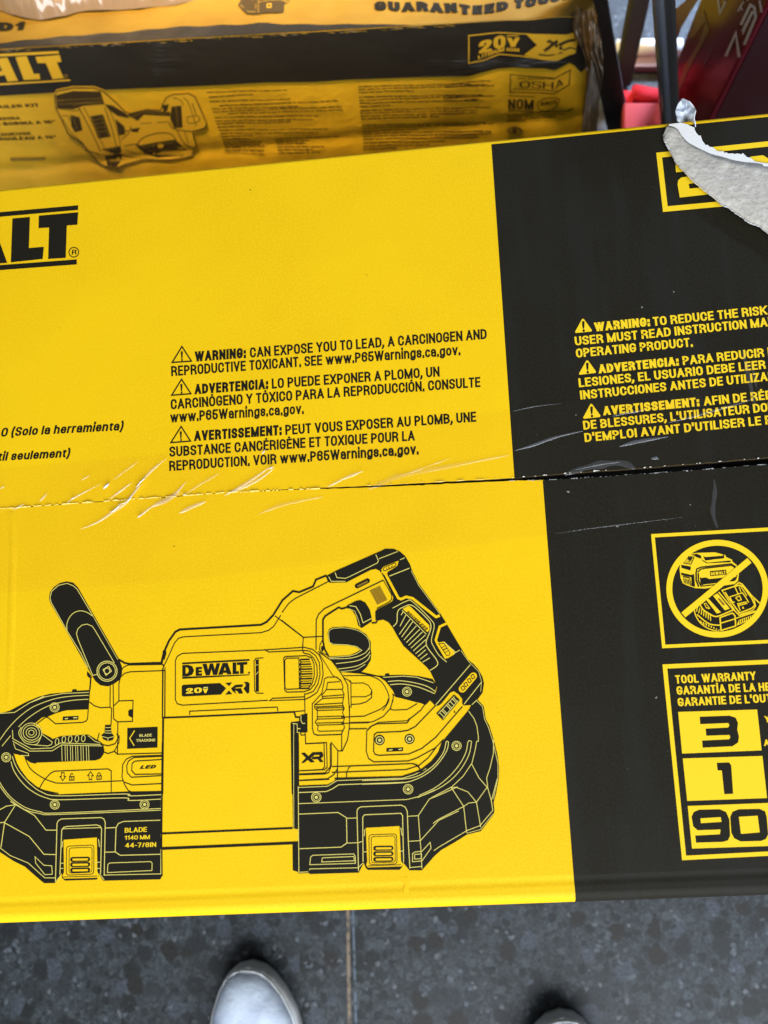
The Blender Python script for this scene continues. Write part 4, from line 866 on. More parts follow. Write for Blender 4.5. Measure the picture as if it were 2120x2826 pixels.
# ------------------------------------------------------------------ torn liner at the far corner
def torn():
    W_ = lambda x, y: Vector((1780 + x / 4.879, 240 + y / 4.879))
    low = [W_(*p) for p in ((250, 640), (252, 700), (290, 790), (360, 910), (420, 1020), (520, 1130), (600, 1220), (720, 1330), (860, 1440), (940, 1500), (1030, 1590), (1110, 1620), (1230, 1710), (1310, 1760), (1400, 1830), (1540, 1880), (1659, 1975), (2100, 2290))]
    upp = [W_(*p) for p in ((300, 520), (400, 540), (470, 600), (560, 725), (680, 800), (780, 850), (900, 905), (1000, 930), (1050, 942), (1120, 962), (1200, 985), (1280, 1000), (1360, 1010), (1450, 1022), (1540, 1030), (1600, 1034), (1659, 1038), (2100, 1075))]
    low = smooth_line(low, False, 6); upp = smooth_line(upp, False, 6); n = len(low); m = 8
    low = [p + Vector((noise.noise(Vector((p.x * .15, p.y * .15, 1))) * 2.2 + .8 * noise.noise(Vector((p.x * .6, p.y * .6, 9))), 1.2 * noise.noise(Vector((p.x * .5, p.y * .5, 6))) + noise.noise(Vector((p.x * .17, p.y * .17, 4))) * 1.8)) for p in low]
    V, F_ = [], []
    for i in range(n):
        for j in range(m + 1):
            t = j / m; p = low[i].lerp(upp[i], t)
            z = ZT + .0010 + .0024 * (1 - t) ** 1.5 * min(1, i / 18) + .0012 * math.sin(math.pi * t) + .0006 * noise.noise(Vector((p.x * .03, p.y * .03, 0)))
            q = P(p.x, p.y, z); q.x = min(q.x, X1 - .001); V.append(q)
    for i in range(n - 1):
        for j in range(m): F_.append((i * (m + 1) + j, (i + 1) * (m + 1) + j, (i + 1) * (m + 1) + j + 1, i * (m + 1) + j + 1))
    o = mesh_obj('torn_liner', V, F_, M_greyb, carton, None, True)
    o['label'] = 'raw grey torn cardboard liner curling up'
    s = o.modifiers.new('thick', 'SOLIDIFY'); s.thickness = .0005
    # white rim of torn fibres along the lower edge
    V, F_ = [], []
    for i in range(n):
        w = 1.2 + 1.6 * abs(noise.noise(Vector((low[i].x * .08, 3, low[i].y * .08)))) + (3.5 if i < 30 else 0) * abs(noise.noise(Vector((i * .31, 0, 0)))) + (2.5 if i < 16 else 0)
        d = (low[min(i + 1, n - 1)] - low[max(i - 1, 0)]).normalized(); nn = Vector((d.y, -d.x))
        z = (V and 0) or 0
        zz = ZT + .0012 + .0024 * min(1, i / 18)
        a, b = low[i] - nn * .8, low[i] + nn * w
        for p, dz in ((a, -.0004), (b, .0006)):
            q = P(p.x, p.y, zz + dz); q.x = min(q.x, X1 - .001); V.append(q)
        if i: k = 2 * i; F_.append((k - 2, k, k + 1, k - 1))
    mesh_obj('torn_rim', V, F_, M_fib, o)
    # exposed white ply
    wt = [W_(*p) for p in ((330, 500), (480, 478), (560, 500), (668, 545), (672, 575), (690, 612), (728, 655), (752, 650), (757, 668), (775, 722), (820, 782), (845, 775), (870, 802), (905, 808), (925, 815), (972, 862), (1062, 865), (1070, 885), (1105, 880), (1118, 895), (1180, 892), (1210, 902), (1245, 893), (1300, 905), (1320, 888), (1375, 942), (1420, 950), (1480, 1000), (1560, 1015), (1659, 1030), (2100, 1060))]
    lw = [W_(*p) for p in ((2100, 1110), (1659, 1070), (1450, 1055), (1200, 1015), (1050, 975), (900, 940), (780, 890), (680, 840), (560, 765), (440, 680), (360, 600), (300, 560))]
    pts = [P(p.x, p.y, ZT + .0009) for p in wt + lw]
    for q in pts: q.x = min(q.x, X1 - .001)
    world_poly('torn_ply', pts, M_fib, o)
    # curled tip standing above the far edge
    L_ = [(445, 455), (440, 420), (430, 380), (418, 315), (425, 285), (450, 232), (478, 190), (497, 158)]
    R_ = [(680, 540), (672, 470), (662, 430), (668, 380), (684, 318), (662, 270), (600, 200), (508, 160)]
    V, F_ = [], []; m = 8
    for i, (a, b) in enumerate(zip(L_, R_)):
        t = i / (len(L_) - 1)
        for j in range(m + 1):
            s_ = j / m; p = W_(a[0] + (b[0] - a[0]) * s_, a[1] + (b[1] - a[1]) * s_)
            yy = YF - .004 + .0022 * noise.noise(Vector((s_ * 5, t * 6, 8))) + .010 * t + .006 * t * t + .004 * math.sin(math.pi * s_) * (1 - .3 * t) + (.003 * math.sin(3.5 * s_ + 2 * t)) + .0015 * noise.noise(Vector((s_ * 2.2, t * 3, 2)))
            V.append(ony(p.x, p.y, yy))
    for i in range(len(L_) - 1):
        for j in range(m): F_.append((i * (m + 1) + j, i * (m + 1) + j + 1, (i + 1) * (m + 1) + j + 1, (i + 1) * (m + 1) + j))
    tip = mesh_obj('torn_tip', V, F_, mat('torn_tip_paper', (0.66, 0.70, 0.76), 0.8, 0.2, bump=[(400, .0004, 4)], vary=[(110, (0.50, 0.50, 0.48), 0.5, 0.72, 4)]), o, None, False)
    s = tip.modifiers.new('thick', 'SOLIDIFY'); s.thickness = .0004
torn()

# ------------------------------------------------------------------ film-wrapped carton behind, leaning back
TB = .75
bL = Vector((.998, -.0606, 0)).normalized()
bV = Vector((.0095, -.4585, -.8886)); bV = (bV - bL * bL.dot(bV)).normalized()
bN = bL.cross(-bV)                                   # out of the front face
bB = -bN                                             # into the box
bQ = CAM + ray(800, 90) / FPX * TB
BH, BD = .150, .285
VPb = Vector((1350.0, 3100.0))
def uv(p): d = p - bQ; return d.dot(bL), d.dot(bV)
def Fb(x, y): return onplane(x, y, bQ, bN)
def Tb(x, y): return onplane(x, y, bQ, bV)
UR = uv(Fb(1618, 270))[0]; UL = -.62
def project(p):
    q = R.transposed() @ (p - CAM); return Vector((CX + FPX * q.x / q.z, CY + FPX * q.y / q.z))
def crease_y(x):
    a, b = project(bQ - bL * .3), project(bQ + bL * .3); return a.y + (b.y - a.y) * (x - a.x) / (b.x - a.x)
def dispf(u, v):
    e = max(0, min(1, (u - UR + .16) / .14))
    d = .0009 * noise.noise(Vector((u * 9, v * 14, 0)))
    d += e * (.0022 * noise.noise(Vector((u * 30, v * 9, 3))) + .0016 * math.sin(u * 95 + 3 * noise.noise(Vector((u * 8, v * 22, 1)))))
    d += .0003 * math.exp(-((u + .125 + v * .35) / .009) ** 2) - .0014 * math.exp(-((v - .105 + u * .05) / .006) ** 2)
    return d
def warp_build(plane):
    """cut the print finely and drape it over the creased face"""
    def post(s, name, parent):
        bm = bmesh.new(); vv = [bm.verts.new(p) for p in s.v]
        for f, m in zip(s.f, s.m):
            try: fc = bm.faces.new([vv[i] for i in f]); fc.material_index = m
            except ValueError: pass
        for _ in range(5):
            ed = [e for e in bm.edges if e.calc_length() > .009]
            if not ed: break
            bmesh.ops.subdivide_edges(bm, edges=ed, cuts=1, use_grid_fill=False)
            bmesh.ops.triangulate(bm, faces=[f for f in bm.faces if len(f.verts) > 4])
        for v in bm.verts:
            u, w = uv(v.co)
            if plane == 'front': v.co += bN * dispf(u, w)
            else: v.co += -bV * dispt(u, (v.co - bQ).dot(bB))
        return from_bm(name, bm, s.mats, parent)
    return post
def dispt(u, d): return .0016 * noise.noise(Vector((u * 12, d * 10, 7))) * min(1, d / .02) + .0005 * math.sin(u * 160 + 2 * noise.noise(Vector((u * 7, d * 9, 2)))) * min(1, d / .02)
wrapped = thing('wrapped_carton', 'dim film-wrapped yellow carton with a black band and coil tool drawing, behind the big carton', 'carton', tuple(bQ + bV * BH + bB * .14))
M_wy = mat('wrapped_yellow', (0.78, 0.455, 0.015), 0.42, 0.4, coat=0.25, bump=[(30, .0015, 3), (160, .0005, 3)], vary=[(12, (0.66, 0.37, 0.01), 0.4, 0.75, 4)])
M_wyt = mat('wrapped_yellow_top_shaded', (0.25, 0.145, 0.013), 0.7, 0.2, coat=0.0, bump=[(40, .001, 3)], vary=[(18, (0.21, 0.115, 0.010), 0.4, 0.7, 4)])  # the carton's yellow, darkened to put the top's shade into its colour
M_wb = mat('wrapped_black', (0.019, 0.015, 0.009), 0.45, 0.4, coat=0.2, bump=[(30, .0012, 3)])
M_wo = mat('wrapped_yellow_ink', (0.74, 0.43, 0.02), 0.45, 0.4)
M_wk = mat('wrapped_dark_ink', (0.050, 0.030, 0.006), 0.5, 0.4)
M_wl = mat('wrapped_line_ink', (0.30, 0.18, 0.015), 0.5, 0.4)
def grid(o, a, b, la0, la1, lb0, lb1, na, nb, off):
    V = [o + a * (la0 + (la1 - la0) * i / na) + b * (lb0 + (lb1 - lb0) * j / nb) for j in range(nb + 1) for i in range(na + 1)]
    V = [v + off(v) for v in V]
    return V, [(j * (na + 1) + i, j * (na + 1) + i + 1, (j + 1) * (na + 1) + i + 1, (j + 1) * (na + 1) + i) for j in range(nb) for i in range(na)]
V, F_ = grid(bQ, bL, bV, UL, UR, 0.0, BH, 180, 40, lambda v: bN * dispf(*uv(v)))
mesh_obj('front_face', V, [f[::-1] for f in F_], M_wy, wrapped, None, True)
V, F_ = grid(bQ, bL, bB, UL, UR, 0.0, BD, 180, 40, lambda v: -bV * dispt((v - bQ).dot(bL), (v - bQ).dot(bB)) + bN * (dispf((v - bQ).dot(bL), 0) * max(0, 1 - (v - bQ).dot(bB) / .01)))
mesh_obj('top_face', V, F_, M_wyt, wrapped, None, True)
bm = bmesh.new(); box_bm(bm, bQ + bL * (UL + .001) + bV * .003 + bB * .0035, bL, bV, bB, UR - UL - .002, BH - .003, BD - .0036)
from_bm('carton_body', bm, M_wy, wrapped)
def prints_back():
    upb = lambda p: (p - VPb).normalized()
    mk = lambda b=.0007: Ink(mapf=Fb, base=b, up=upb, nrm=bN, step=1.2e-5)
    mt = lambda b=.0006: Ink(mapf=Tb, base=b, up=upb, nrm=-bV, step=1.2e-5)
    K, M, N = (0, 0, 2.765), (560, 0, 2.2419), (1240, 0, 3.6065)
    def poly(*segs):
        out = []
        for (ox, oy, s_), q in segs:
            out += [Vector((ox + float(a.split(',')[0]) / s_, oy + float(a.split(',')[1]) / s_)) for a in q.split()]
        return out
    cr = [Vector((x, crease_y(x) + .4)) for x in range(-420, 1620, 30)]
    bot = poly((K, '-1200,800 0,730 410,705 560,690 760,685 1659,648'), (M, '380,510 700,505 900,490 1300,478 1659,470'), (N, '0,775 100,770 300,730 480,680 620,665 800,672 950,680 1050,700 1120,665 1200,622 1250,650 1310,712 1385,632'))
    k = mk(.0006); k.fill(cr + bot[::-1], M_wb, raw=True); k.build('black_band', wrapped, warp_build('front'))
    top = poly((K, '-1200,440 0,332 360,290 900,255 1300,215 1659,200'), (M, '380,148 500,152 900,150 1300,160 1659,185'), (N, '235,290 300,258 400,217 560,222 800,228 1000,262 1130,258 1200,200 1290,80'))
    top = [Vector((p.x, min(p.y, crease_y(p.x) - 1))) for p in top]
    k = mt(.0005); k.fill(top + [Vector((p.x, p.y - .8)) for p in cr[::-1]], M_wb, raw=True); k.build('black_band', wrapped, warp_build('top'))
    # worn spots along the edge
    k = mk(.0009); rnd = random.Random(4)
    for i in range(120):
        x = rnd.uniform(0, 1250); 
        if noise.noise(Vector((x * .012, 0, 0))) < -.12: continue
        yb = [132, 115, 100, 90, 85, 82, 83, 86][min(7, int(x / 170))] if x < 1360 else 88
        y = crease_y(x) + rnd.uniform(1, 7); w = rnd.uniform(3, 13); h = rnd.uniform(.7, 2.0)
        k.fill([Vector((x - w, y)), Vector((x - w * .3, y - h)), Vector((x + w, y - h * .4)), Vector((x + w * .4, y + h))], M_wl if rnd.random() < .72 else M_kraft, raw=True)
    k.build('worn_edge', wrapped, warp_build('front'))['kind'] = 'stuff'
    # logo
    k = mk(.0011); k.R(*K)
    for q in ('-900,455 0,408 445,384 455,400 445,404 0,428 -900,478', '-900,690 0,632 535,600 542,612 0,646 -900,706', '120,432 205,424 262,560 302,556 310,598 185,606', '272,430 458,414 472,466 436,470 490,590 405,598 352,476 290,478'): k.fill(q, M_wo)
    k.fill('-90,452 58,436 140,612 60,618 40,570 -60,580', M_wo, holes=['-10,540 20,538 0,490']); k.circle((505, 575), 12, M_wl, w=2); k.build('printed_logo', wrapped, warp_build('front'))
    # coil tool drawing
    k = mk(.0011); k.R(*K)
    sil = '420,722 440,692 560,667 720,667 790,692 880,772 960,852 1000,862 1120,832 1230,837 1245,790 1270,742 1320,716 1440,708 1490,735 1530,820 1580,940 1560,975 1470,1000 1500,1110 1480,1142 1460,1192 1300,1218 1100,1216 950,1252 900,1282 820,1272 750,1242 700,1172 630,1092 520,1012 470,902 430,822'
    k.fill(sil, M_wo); k.line(sil, 4, M_wo, closed=True); k.line('412,720 440,680 560,655 720,655 795,682', 3, M_wo); k.line(sil, 3.2, M_wk, closed=True)
    for q in ('428,722 560,688 770,692 800,792 640,802 560,830 440,822', '540,872 610,890 632,990 575,1005 548,960', '690,882 788,868 850,1040 752,1052', '800,790 860,800 960,860 990,900 900,880 830,830', '960,872 1120,838 1300,850 1302,882 1100,872 1050,920 1030,905', '1310,810 1385,800 1396,970 1330,975 1300,900', '1040,1112 1180,1082 1340,1060 1432,1150 1400,1190 1200,1202 1110,1170', '1000,980 1072,970 1052,1005 1008,1002', '780,1132 922,1108 935,1180 900,1275 820,1265 800,1190', '880,900 950,960 960,1020 910,1030', '1240,800 1290,790 1280,840 1250,850'): k.fill(q, M_wk)
    for q, w in (('600,812 680,960 772,1152', 4), ('640,812 720,960 802,1132', 3), ('800,812 850,960 892,1112', 4), ('832,812 890,970 922,1102', 3), ('480,902 540,1000 640,1092', 3), ('650,1140 760,1170', 4), ('890,940 980,1000 1000,960', 4), ('930,1060 990,1010', 3), ('1040,900 1080,860 1130,842', 3), ('1070,940 1290,925', 3), ('1290,930 1330,980 1460,1000', 4), ('1400,740 1440,780 1500,960', 3), ('1320,740 1380,760 1400,800', 3), ('1470,780 1500,880', 4), ('1430,890 1510,880 1520,920 1440,935 1430,890', 3), ('1040,1110 1090,1050 1200,1012 1300,1018 1345,1062', 4), ('1350,985 1400,1080 1480,1140', 4), ('1410,1000 1440,1090', 3), ('950,1110 1060,1100 1110,1180', 4), ('930,1180 1000,1200 1100,1210', 4), ('960,1140 1040,1170', 3), ('430,820 560,840 620,830', 3), ('470,880 520,880 540,920', 3)): k.line(q, w * .62, M_wk, sm=True)
    for q in ('440,760 780,745', '450,790 780,770', '560,800 640,780 780,790', '440,765 480,765 490,755', '700,915 775,900', '710,945 795,930', '720,975 810,962', '732,1005 825,992', '705,892 765,1045', '775,880 835,1035', '1080,1120 1330,1080', '1130,1150 1400,1140', '1210,1150 1390,1110', '1000,890 1100,850 1280,865', '1345,810 1360,965', '800,1140 890,1125', '810,1180 920,1165', '830,1200 850,1265', '870,1195 880,1270', '560,890 590,980'): k.line(q, 1.5, M_wl)
    k.build('tool_drawing', wrapped, warp_build('front'))
    # small print
    k = mk(.0011); k.R(*K); T = lambda s, a, b, c, bo=.05: k.text(s, a, b, c, M_wk, bo)
    T('NAILER KIT', (-55, 826), (305, 808), 27); T('CLAVADORA', (-130, 920), (162, 906), 26); T('DE BOBINA A 15°', (-60, 956), (428, 936), 27); T('CLOUEUSE', (-60, 1038), (245, 1024), 26); T('A ROULEAU A 15°', (-60, 1072), (438, 1052), 27)
    k.fill('75,1200 350,1195 345,1222 85,1228', M_wl)
    k.build('product_text', wrapped, warp_build('front'))
    k = mk(.0011); rnd = random.Random(9)
    def rows(reg, rws, h):
        k.R(*reg)
        for x0, y0, x1, y1 in rws:
            x = x0
            while x < x1 - 8:
                w = min(rnd.uniform(18, 75), x1 - x); f = lambda q: y0 + (y1 - y0) * (q - x0) / (x1 - x0) + 1.5 * math.sin(q * .02)
                hh = h * rnd.uniform(.85, 1.1)
                k.fill([(x, f(x) - hh), (x + w, f(x + w) - hh * .9), (x + w + 1, f(x + w)), (x + 1, f(x))], M_wk); x += w + rnd.uniform(4, 7)
    rows(M, [(25, 570, 525, 558), (37, 599, 310, 585), (42, 627, 540, 614), (105, 654, 845, 624), (55, 673, 590, 660), (62, 691, 862, 660), (155, 703, 865, 678), (75, 727, 715, 715), (78, 748, 685, 738), (85, 765, 545, 754), (92, 786, 260, 779), (100, 806, 790, 796), (108, 826, 715, 817), (115, 845, 310, 838), (120, 864, 295, 860), (125, 882, 365, 878), (132, 898, 355, 895), (135, 915, 385, 908), (135, 936, 380, 935), (445, 862, 842, 846), (448, 880, 660, 872), (452, 896, 640, 888), (460, 912, 750, 905), (465, 930, 690, 924), (470, 948, 730, 938)], 7.5)
    rows(M, [(962, 534, 1659, 522), (963, 552, 1800, 530), (965, 569, 1305, 562), (965, 600, 1640, 588), (967, 619, 1780, 594), (970, 637, 1700, 622), (972, 657, 1155, 652), (974, 682, 1640, 668), (975, 698, 1700, 682), (977, 716, 1660, 700), (979, 734, 1470, 720), (983, 776, 1659, 762), (985, 792, 1800, 772), (987, 812, 1330, 804), (988, 830, 1730, 812), (990, 846, 1700, 832), (992, 864, 1700, 846), (993, 884, 1500, 876), (994, 902, 1400, 896), (995, 922, 1200, 918)], 7.5)
    rows(N, [(-60, 846, 418, 800), (-40, 872, 380, 838), (-60, 955, 330, 946), (-60, 985, 448, 948), (-20, 1008, 300, 990), (-60, 1085, 406, 1068), (-60, 1108, 260, 1102), (-60, 1135, 275, 1126), (-60, 1232, 370, 1228), (-60, 1258, 300, 1252), (-60, 1318, 430, 1312), (-60, 1345, 420, 1330), (-60, 1370, 300, 1362), (578, 1150, 1170, 1098), (576, 1172, 1160, 1132), (575, 1198, 1060, 1166), (574, 1214, 760, 1206)], 12)
    k.R(*N); k.line('1170,1095 1230,1065', 4, M_wk)
    k.line('608,732 1050,775 1205,690 1190,830 1040,925 605,912', 2.6, M_wk, closed=True); T = lambda s, a, b, c, bo=.02: k.text(s, a, b, c, M_wk, bo)
    T('OSH', (700, 868), (1035, 880), 68, -.02); T('A', (1050, 885), (1130, 830), 68, -.02); T('TOOL 100% COMPLIANT'.replace('%', ''), (675, 778), (1060, 790), 16); T('STANDARDS APPLICABLE', (635, 890), (1085, 905), 16); T('NOM', (585, 1078), (838, 1086), 98, .04)
    k.line('590,948 850,964', 2.2, M_wk); k.line('585,1092 835,1106', 2.2, M_wk)
    k.line('880,1030 930,985 1010,965 1090,970 1085,1010 1040,1075 960,1105 900,1090', 2.2, M_wk, closed=True, sm=True); T('ANCE', (905, 1052), (1075, 1020), 40, .04)
    k.circle((655, 1300), 82, M_wl, ry=46); k.circle((640, 1302), 36, M_wk, ry=30); k.circle((640, 1302), 14, M_wl); k.line('585,1290 650,1265 720,1290', 3, M_wk)
    k.build('small_print', wrapped, warp_build('front'))
    # voltage emblem
    k = mk(.0011); k.R(*N)
    k.line('195,350 480,322 760,325 1000,345 1160,350 1240,325 1262,360 1268,420 1250,520 1180,545 1080,598 960,590 830,562 700,545 500,535 340,598 195,625', 3.2, M_wo, closed=True)
    k.fill('760,325 1000,345 1160,350 1240,325 1262,360 1268,420 1250,520 1180,545 1080,598 960,590 740,535 872,438', M_wo)
    k.text('2', (295, 532), (425, 505), 125, M_wo, .06); k.text('0', (440, 488), (560, 470), 128, M_wo, .06); k.text('V', (575, 462), (695, 455), 92, M_wo, .06)
    k.line('570,350 690,345', 3, M_wo); k.text('LITHIUM', (288, 588), (550, 500), 38, M_wo, .05); k.text('ION', (572, 502), (695, 505), 34, M_wo, .05)
    for q, w in (('970,395 1130,490', 10), ('945,505 1080,405', 9), ('1090,450 1180,405 1260,390', 8)): k.line(q, w, M_wk)
    k.line('890,535 1000,550 1130,520', 4, M_wk); k.line('1130,500 1200,470 1260,480', 4, M_wk)
    k.build('printed_emblem', wrapped, warp_build('front'))
    # top face lettering
    k = mt(.0009); k.R(0, 0, 1)
    for s_, a, b, c in (('GUARAN', (1034, 31), (1262, 36), 25), ('T', (1268, 40), (1298, 44), 26), ('EED', (1304, 42), (1403, 32), 25), ('TOU', (1418, 27), (1515, 12), 25), ('GH', (1518, 10), (1580, -8), 25)):
        k.text(s_, a, b, c, M_bin, .09)
    k.build('top_lettering', wrapped, warp_build('top')); k = mt(.0009); k.R(*K); k.text('ND1', (-150, 256), (182, 228), 66, M_bin, .07, .2); k.build('top_lettering', wrapped, warp_build('top'))
    k = mt(.0009); k.R(*M); k.fill('220,40 235,12 240,-10 545,-14 530,15 505,32 500,82 460,90 330,97 272,92 252,76', M_wk); k.line('236,40 262,60 285,80 325,80 330,40 300,0', 2, M_wl); k.line('345,0 345,90', 1.6, M_wl); k.line('345,20 500,8', 1.6, M_wl)
    k.line('400,38 424,37 425,58 402,60', 1.6, M_wo, closed=True); k.line('490,5 520,20 540,-8', 3, M_wl); k.build('battery_drawing', wrapped, warp_build('top'))
prints_back()
def film():
    # gathered stretch film bunched at the carton's right end
    V, F_ = [], []; nu, nv = 26, 70
    M_f = glassy('stretch_film', (0.62, 0.52, 0.42), 0.10, 0.25, 0.68, (0.135, 0.095, 0.055))
    lft = smooth_line(V2((1590, 8), (1578, 70), (1592, 110), (1610, 150), (1616, 200), (1612, 260), (1606, 320), (1600, 400), (1592, 470)), False, 9)
    rgt = smooth_line(V2((1640, 12), (1652, 60), (1658, 110), (1663, 160), (1664, 200), (1656, 250), (1650, 310), (1640, 400), (1628, 470)), False, 9)
    n = len(lft)
    for i in range(n):
        for j in range(nu + 1):
            t = j / nu; p = lft[i].lerp(rgt[i], t); vv = i / n
            q = Fb(p.x, p.y) + bN * (.004 + .010 * math.sin(math.pi * t) + .0035 * math.sin(t * 26 + 5 * noise.noise(Vector((t * 2, vv * 5, 1)))) + .004 * noise.noise(Vector((t * 4, vv * 16, 5))))
            V.append(q)
    for i in range(n - 1):
        for j in range(nu): F_.append((i * (nu + 1) + j, (i + 1) * (nu + 1) + j, (i + 1) * (nu + 1) + j + 1, i * (nu + 1) + j + 1))
    o = mesh_obj('stretch_film', V, F_, M_f, wrapped, None, True)
    o['label'] = 'bunched brownish stretch film'
film()
# low plain carton that carries the leaning one (stands in the gap behind the big carton)
bm = bmesh.new()
fb = bQ + bV * BH                                   # a point of the front bottom edge
hz = (fb + bL * UL).z
box_bm(bm, Vector((-.42, .395, 0)), Vector((1, 0, 0)), Vector((0, 1, 0)), Vector((0, 0, 1)), .5, .095, max(.03, fb.z - .012), .002)
tag(from_bm('low_carton', bm, M_kraft), 'low plain brown carton on the floor under the front of the film-wrapped carton', 'carton')

# ------------------------------------------------------------------ bubble wrap parcel on the wrapped carton
def bubble():
    m = bpy.data.materials.new('bubble_wrap'); m.use_nodes = True; b = m.node_tree.nodes['Principled BSDF']
    b.inputs['Base Color'].default_value = (0.30, 0.215, 0.14, 1); b.inputs['Roughness'].default_value = 0.09; b.inputs['Coat Weight'].default_value = 0.6; b.inputs['Coat Roughness'].default_value = .05
    b.inputs['Subsurface Weight'].default_value = 0.0
    cut = [(-260, 10), (-40, 22), (0, 30), (40, 44), (85, 55), (130, 56), (180, 46), (230, 34), (290, 32), (340, 30), (400, 26), (470, 18), (520, 8), (570, -10)]
    c = Tb(130, -70); ax, ay, az = bL, bB, -bV
    V, F_ = [], []; nu, nv = 260, 70
    # footprint edge in the top plane follows the visible outline
    ed = smooth_line([Vector(p) for p in cut], False, 12); ne = len(ed)
    for i in range(nu + 1):
        fi = i / nu * (ne - 1.001); k_ = int(fi); e = ed[k_].lerp(ed[min(ne - 1, k_ + 1)], fi - k_); a = Tb(e.x, e.y)
        for j in range(nv + 1):
            t = j / nv; q = a + bB * (.15 * t)
            prof = math.sin(math.pi * (t * .88 + .0)) ** .55 if t > 0 else 0
            s_ = i / nu; endf = min(1, 8 * s_, 6 * (1 - s_)) ** .5
            u_, w_ = (q - bQ).dot(bL) / .0105, (q - bQ).dot(bB) / .0092
            row = math.floor(w_); fu = (u_ + .5 * (row % 2)) % 1 - .5; fw = w_ % 1 - .5
            bub = max(0, 1 - (fu * fu + fw * fw) * 5.5) ** .5 * .0028
            q = q + az * (.052 * prof * endf + .007 * noise.noise(q * 22) * prof + (bub + .0030 * noise.noise(q * 95) + .0012 * noise.noise(q * 260)) * (1 if t > 0 else 0) + .0012) + bB * (-.004 * math.sin(math.pi * min(1, t * 4)) + .0025 * noise.noise(q * 70))
            V.append(q)
    for i in range(nu):
        for j in range(nv): F_.append((i * (nv + 1) + j, (i + 1) * (nv + 1) + j, (i + 1) * (nv + 1) + j + 1, i * (nv + 1) + j + 1))
    o = mesh_obj('bubble_wrap_parcel', V, F_, m, None, None, True)
    tag(o, 'glossy beige bubble wrap parcel lying on top of the film-wrapped carton', 'parcel')
bubble()

# ------------------------------------------------------------------ things at the far right
M_steel = mat('dark_steel', (0.035, 0.033, 0.033), 0.34, 0.5, bump=[(60, .0005, 2)])
M_bar = mat('brown_steel', (0.045, 0.040, 0.035), 0.8, 0.15)
M_board = mat('black_board', (0.018, 0.016, 0.018), 0.55, 0.35, bump=[(90, .0006, 2)])
def squaretube(name, a, b, w, d, m, side=None, bev=.003):
    ax = (b - a).normalized(); s_ = (side or Vector((1, 0, 0))); s_ = (s_ - ax * s_.dot(ax)).normalized(); n_ = ax.cross(s_)
    bm = bmesh.new(); box_bm(bm, a - s_ * w / 2 - n_ * d / 2, s_, n_, ax, w, d, (b - a).length, bev); return from_bm(name, bm, m)
def ground_line(p0, p1, z=0.001):
    d = p1 - p0; return p0 + d * ((z - p0.z) / d.z)
# black board beside the wrapped carton: right edge traced, foot on the floor
yb = .60
a, b = ony(1677, 0, yb), ony(1737, 345, yb); g = ground_line(a, b); top = a + (a - b) * .8
wv = Vector((-.060, 0.0, 0)) 
bm = bmesh.new(); ax = (top - g).normalized(); sx = Vector((-1, 0, 0)); sx = (sx - ax * sx.dot(ax)).normalized(); nn = Vector((0, 1, 0))
box_bm(bm, g, sx, nn, ax, ony(1677, 0, yb).x - ony(1640, 0, yb).x + .012, .016, (top - g).length, .0015)
tag(from_bm('black_board', bm, M_board), 'narrow black board standing between the film-wrapped carton and the slanted bar', 'board')
# steel stand: post with its highlight line as a lighter tube, slanted bar
stand = thing('steel_stand', 'dark steel stand with a shiny post and slanted bar beside the red box', 'stand', (.30, .56, 0))
def part_tube(name, a, b, w, d, m, bev):
    o = squaretube(name, a, b, w, d, m, None, bev)
    o.parent = stand; o.data.transform(Matrix.Translation(-stand.location)); return o
yp = .53
a, b = ony(1832, 0, yp), ony(1850, 345, yp); g = ground_line(a, b); part_tube('post', g, a + (a - b) * 1.0, .0185, .012, M_steel, .0035)
a, b = ony(1818, 0, yp - .010), ony(1842, 345, yp - .010); g = ground_line(a, b); bm = bmesh.new(); tube_bm(bm, [g, a + (a - b) * 1.0], .0045, 12); o = from_bm('highlight_tube', bm, mat('edge_highlight', (.20, .22, .26), .22, .6, metal=.6), None, True); o.parent = stand; o.data.transform(Matrix.Translation(-stand.location))  # lighter tube stands in for the highlight line down the post
ys = .70
a, b = ony(1764, 0, ys), ony(1722, 200, ys); g = ground_line(a, b); part_tube('slanted_bar', g, a + (a - b) * 1.2, .0205, .02, M_bar, .004)
pa = ony(1832, 0, yp) + (ony(1832, 0, yp) - ony(1850, 345, yp)) * .95; pb = ony(1764, 0, ys) + (ony(1764, 0, ys) - ony(1722, 200, ys)) * 1.15
part_tube('cross_bar', pa, pb, .016, .016, M_bar, .003)
# white tube lying on the floor
bm = bmesh.new(); c = ony(1785, 140, .86); y_ = c.y
zt = .012; p0, p1 = P(1700, 134, zt), P(1880, 132, zt); tube_bm(bm, [p0, p1], .0105, 20)
tag(from_bm('white_tube', bm, mat('white_tube_paint', (.85, .87, .86), .3, .5), None, True), 'short white tube lying on the floor behind the steel stand', 'tube')
bm = bmesh.new(); p0, p1 = P(1690, 165, .008), P(1890, 163, .008); d = (p1 - p0).normalized(); box_bm(bm, Vector((p0.x, p0.y - .012, 0.0)), d, Vector((-d.y, d.x, 0)), Vector((0, 0, 1)), (p1 - p0).length, .022, .010, .002)  # flat strip added to stand in for the tube's pinkish reflection
tag(from_bm('pink_reflection', bm, mat('pink_reflection_tint', (.30, .20, .22), .5, .4)), 'added dull pink strip standing in for the reflection under the white tube', 'strip')
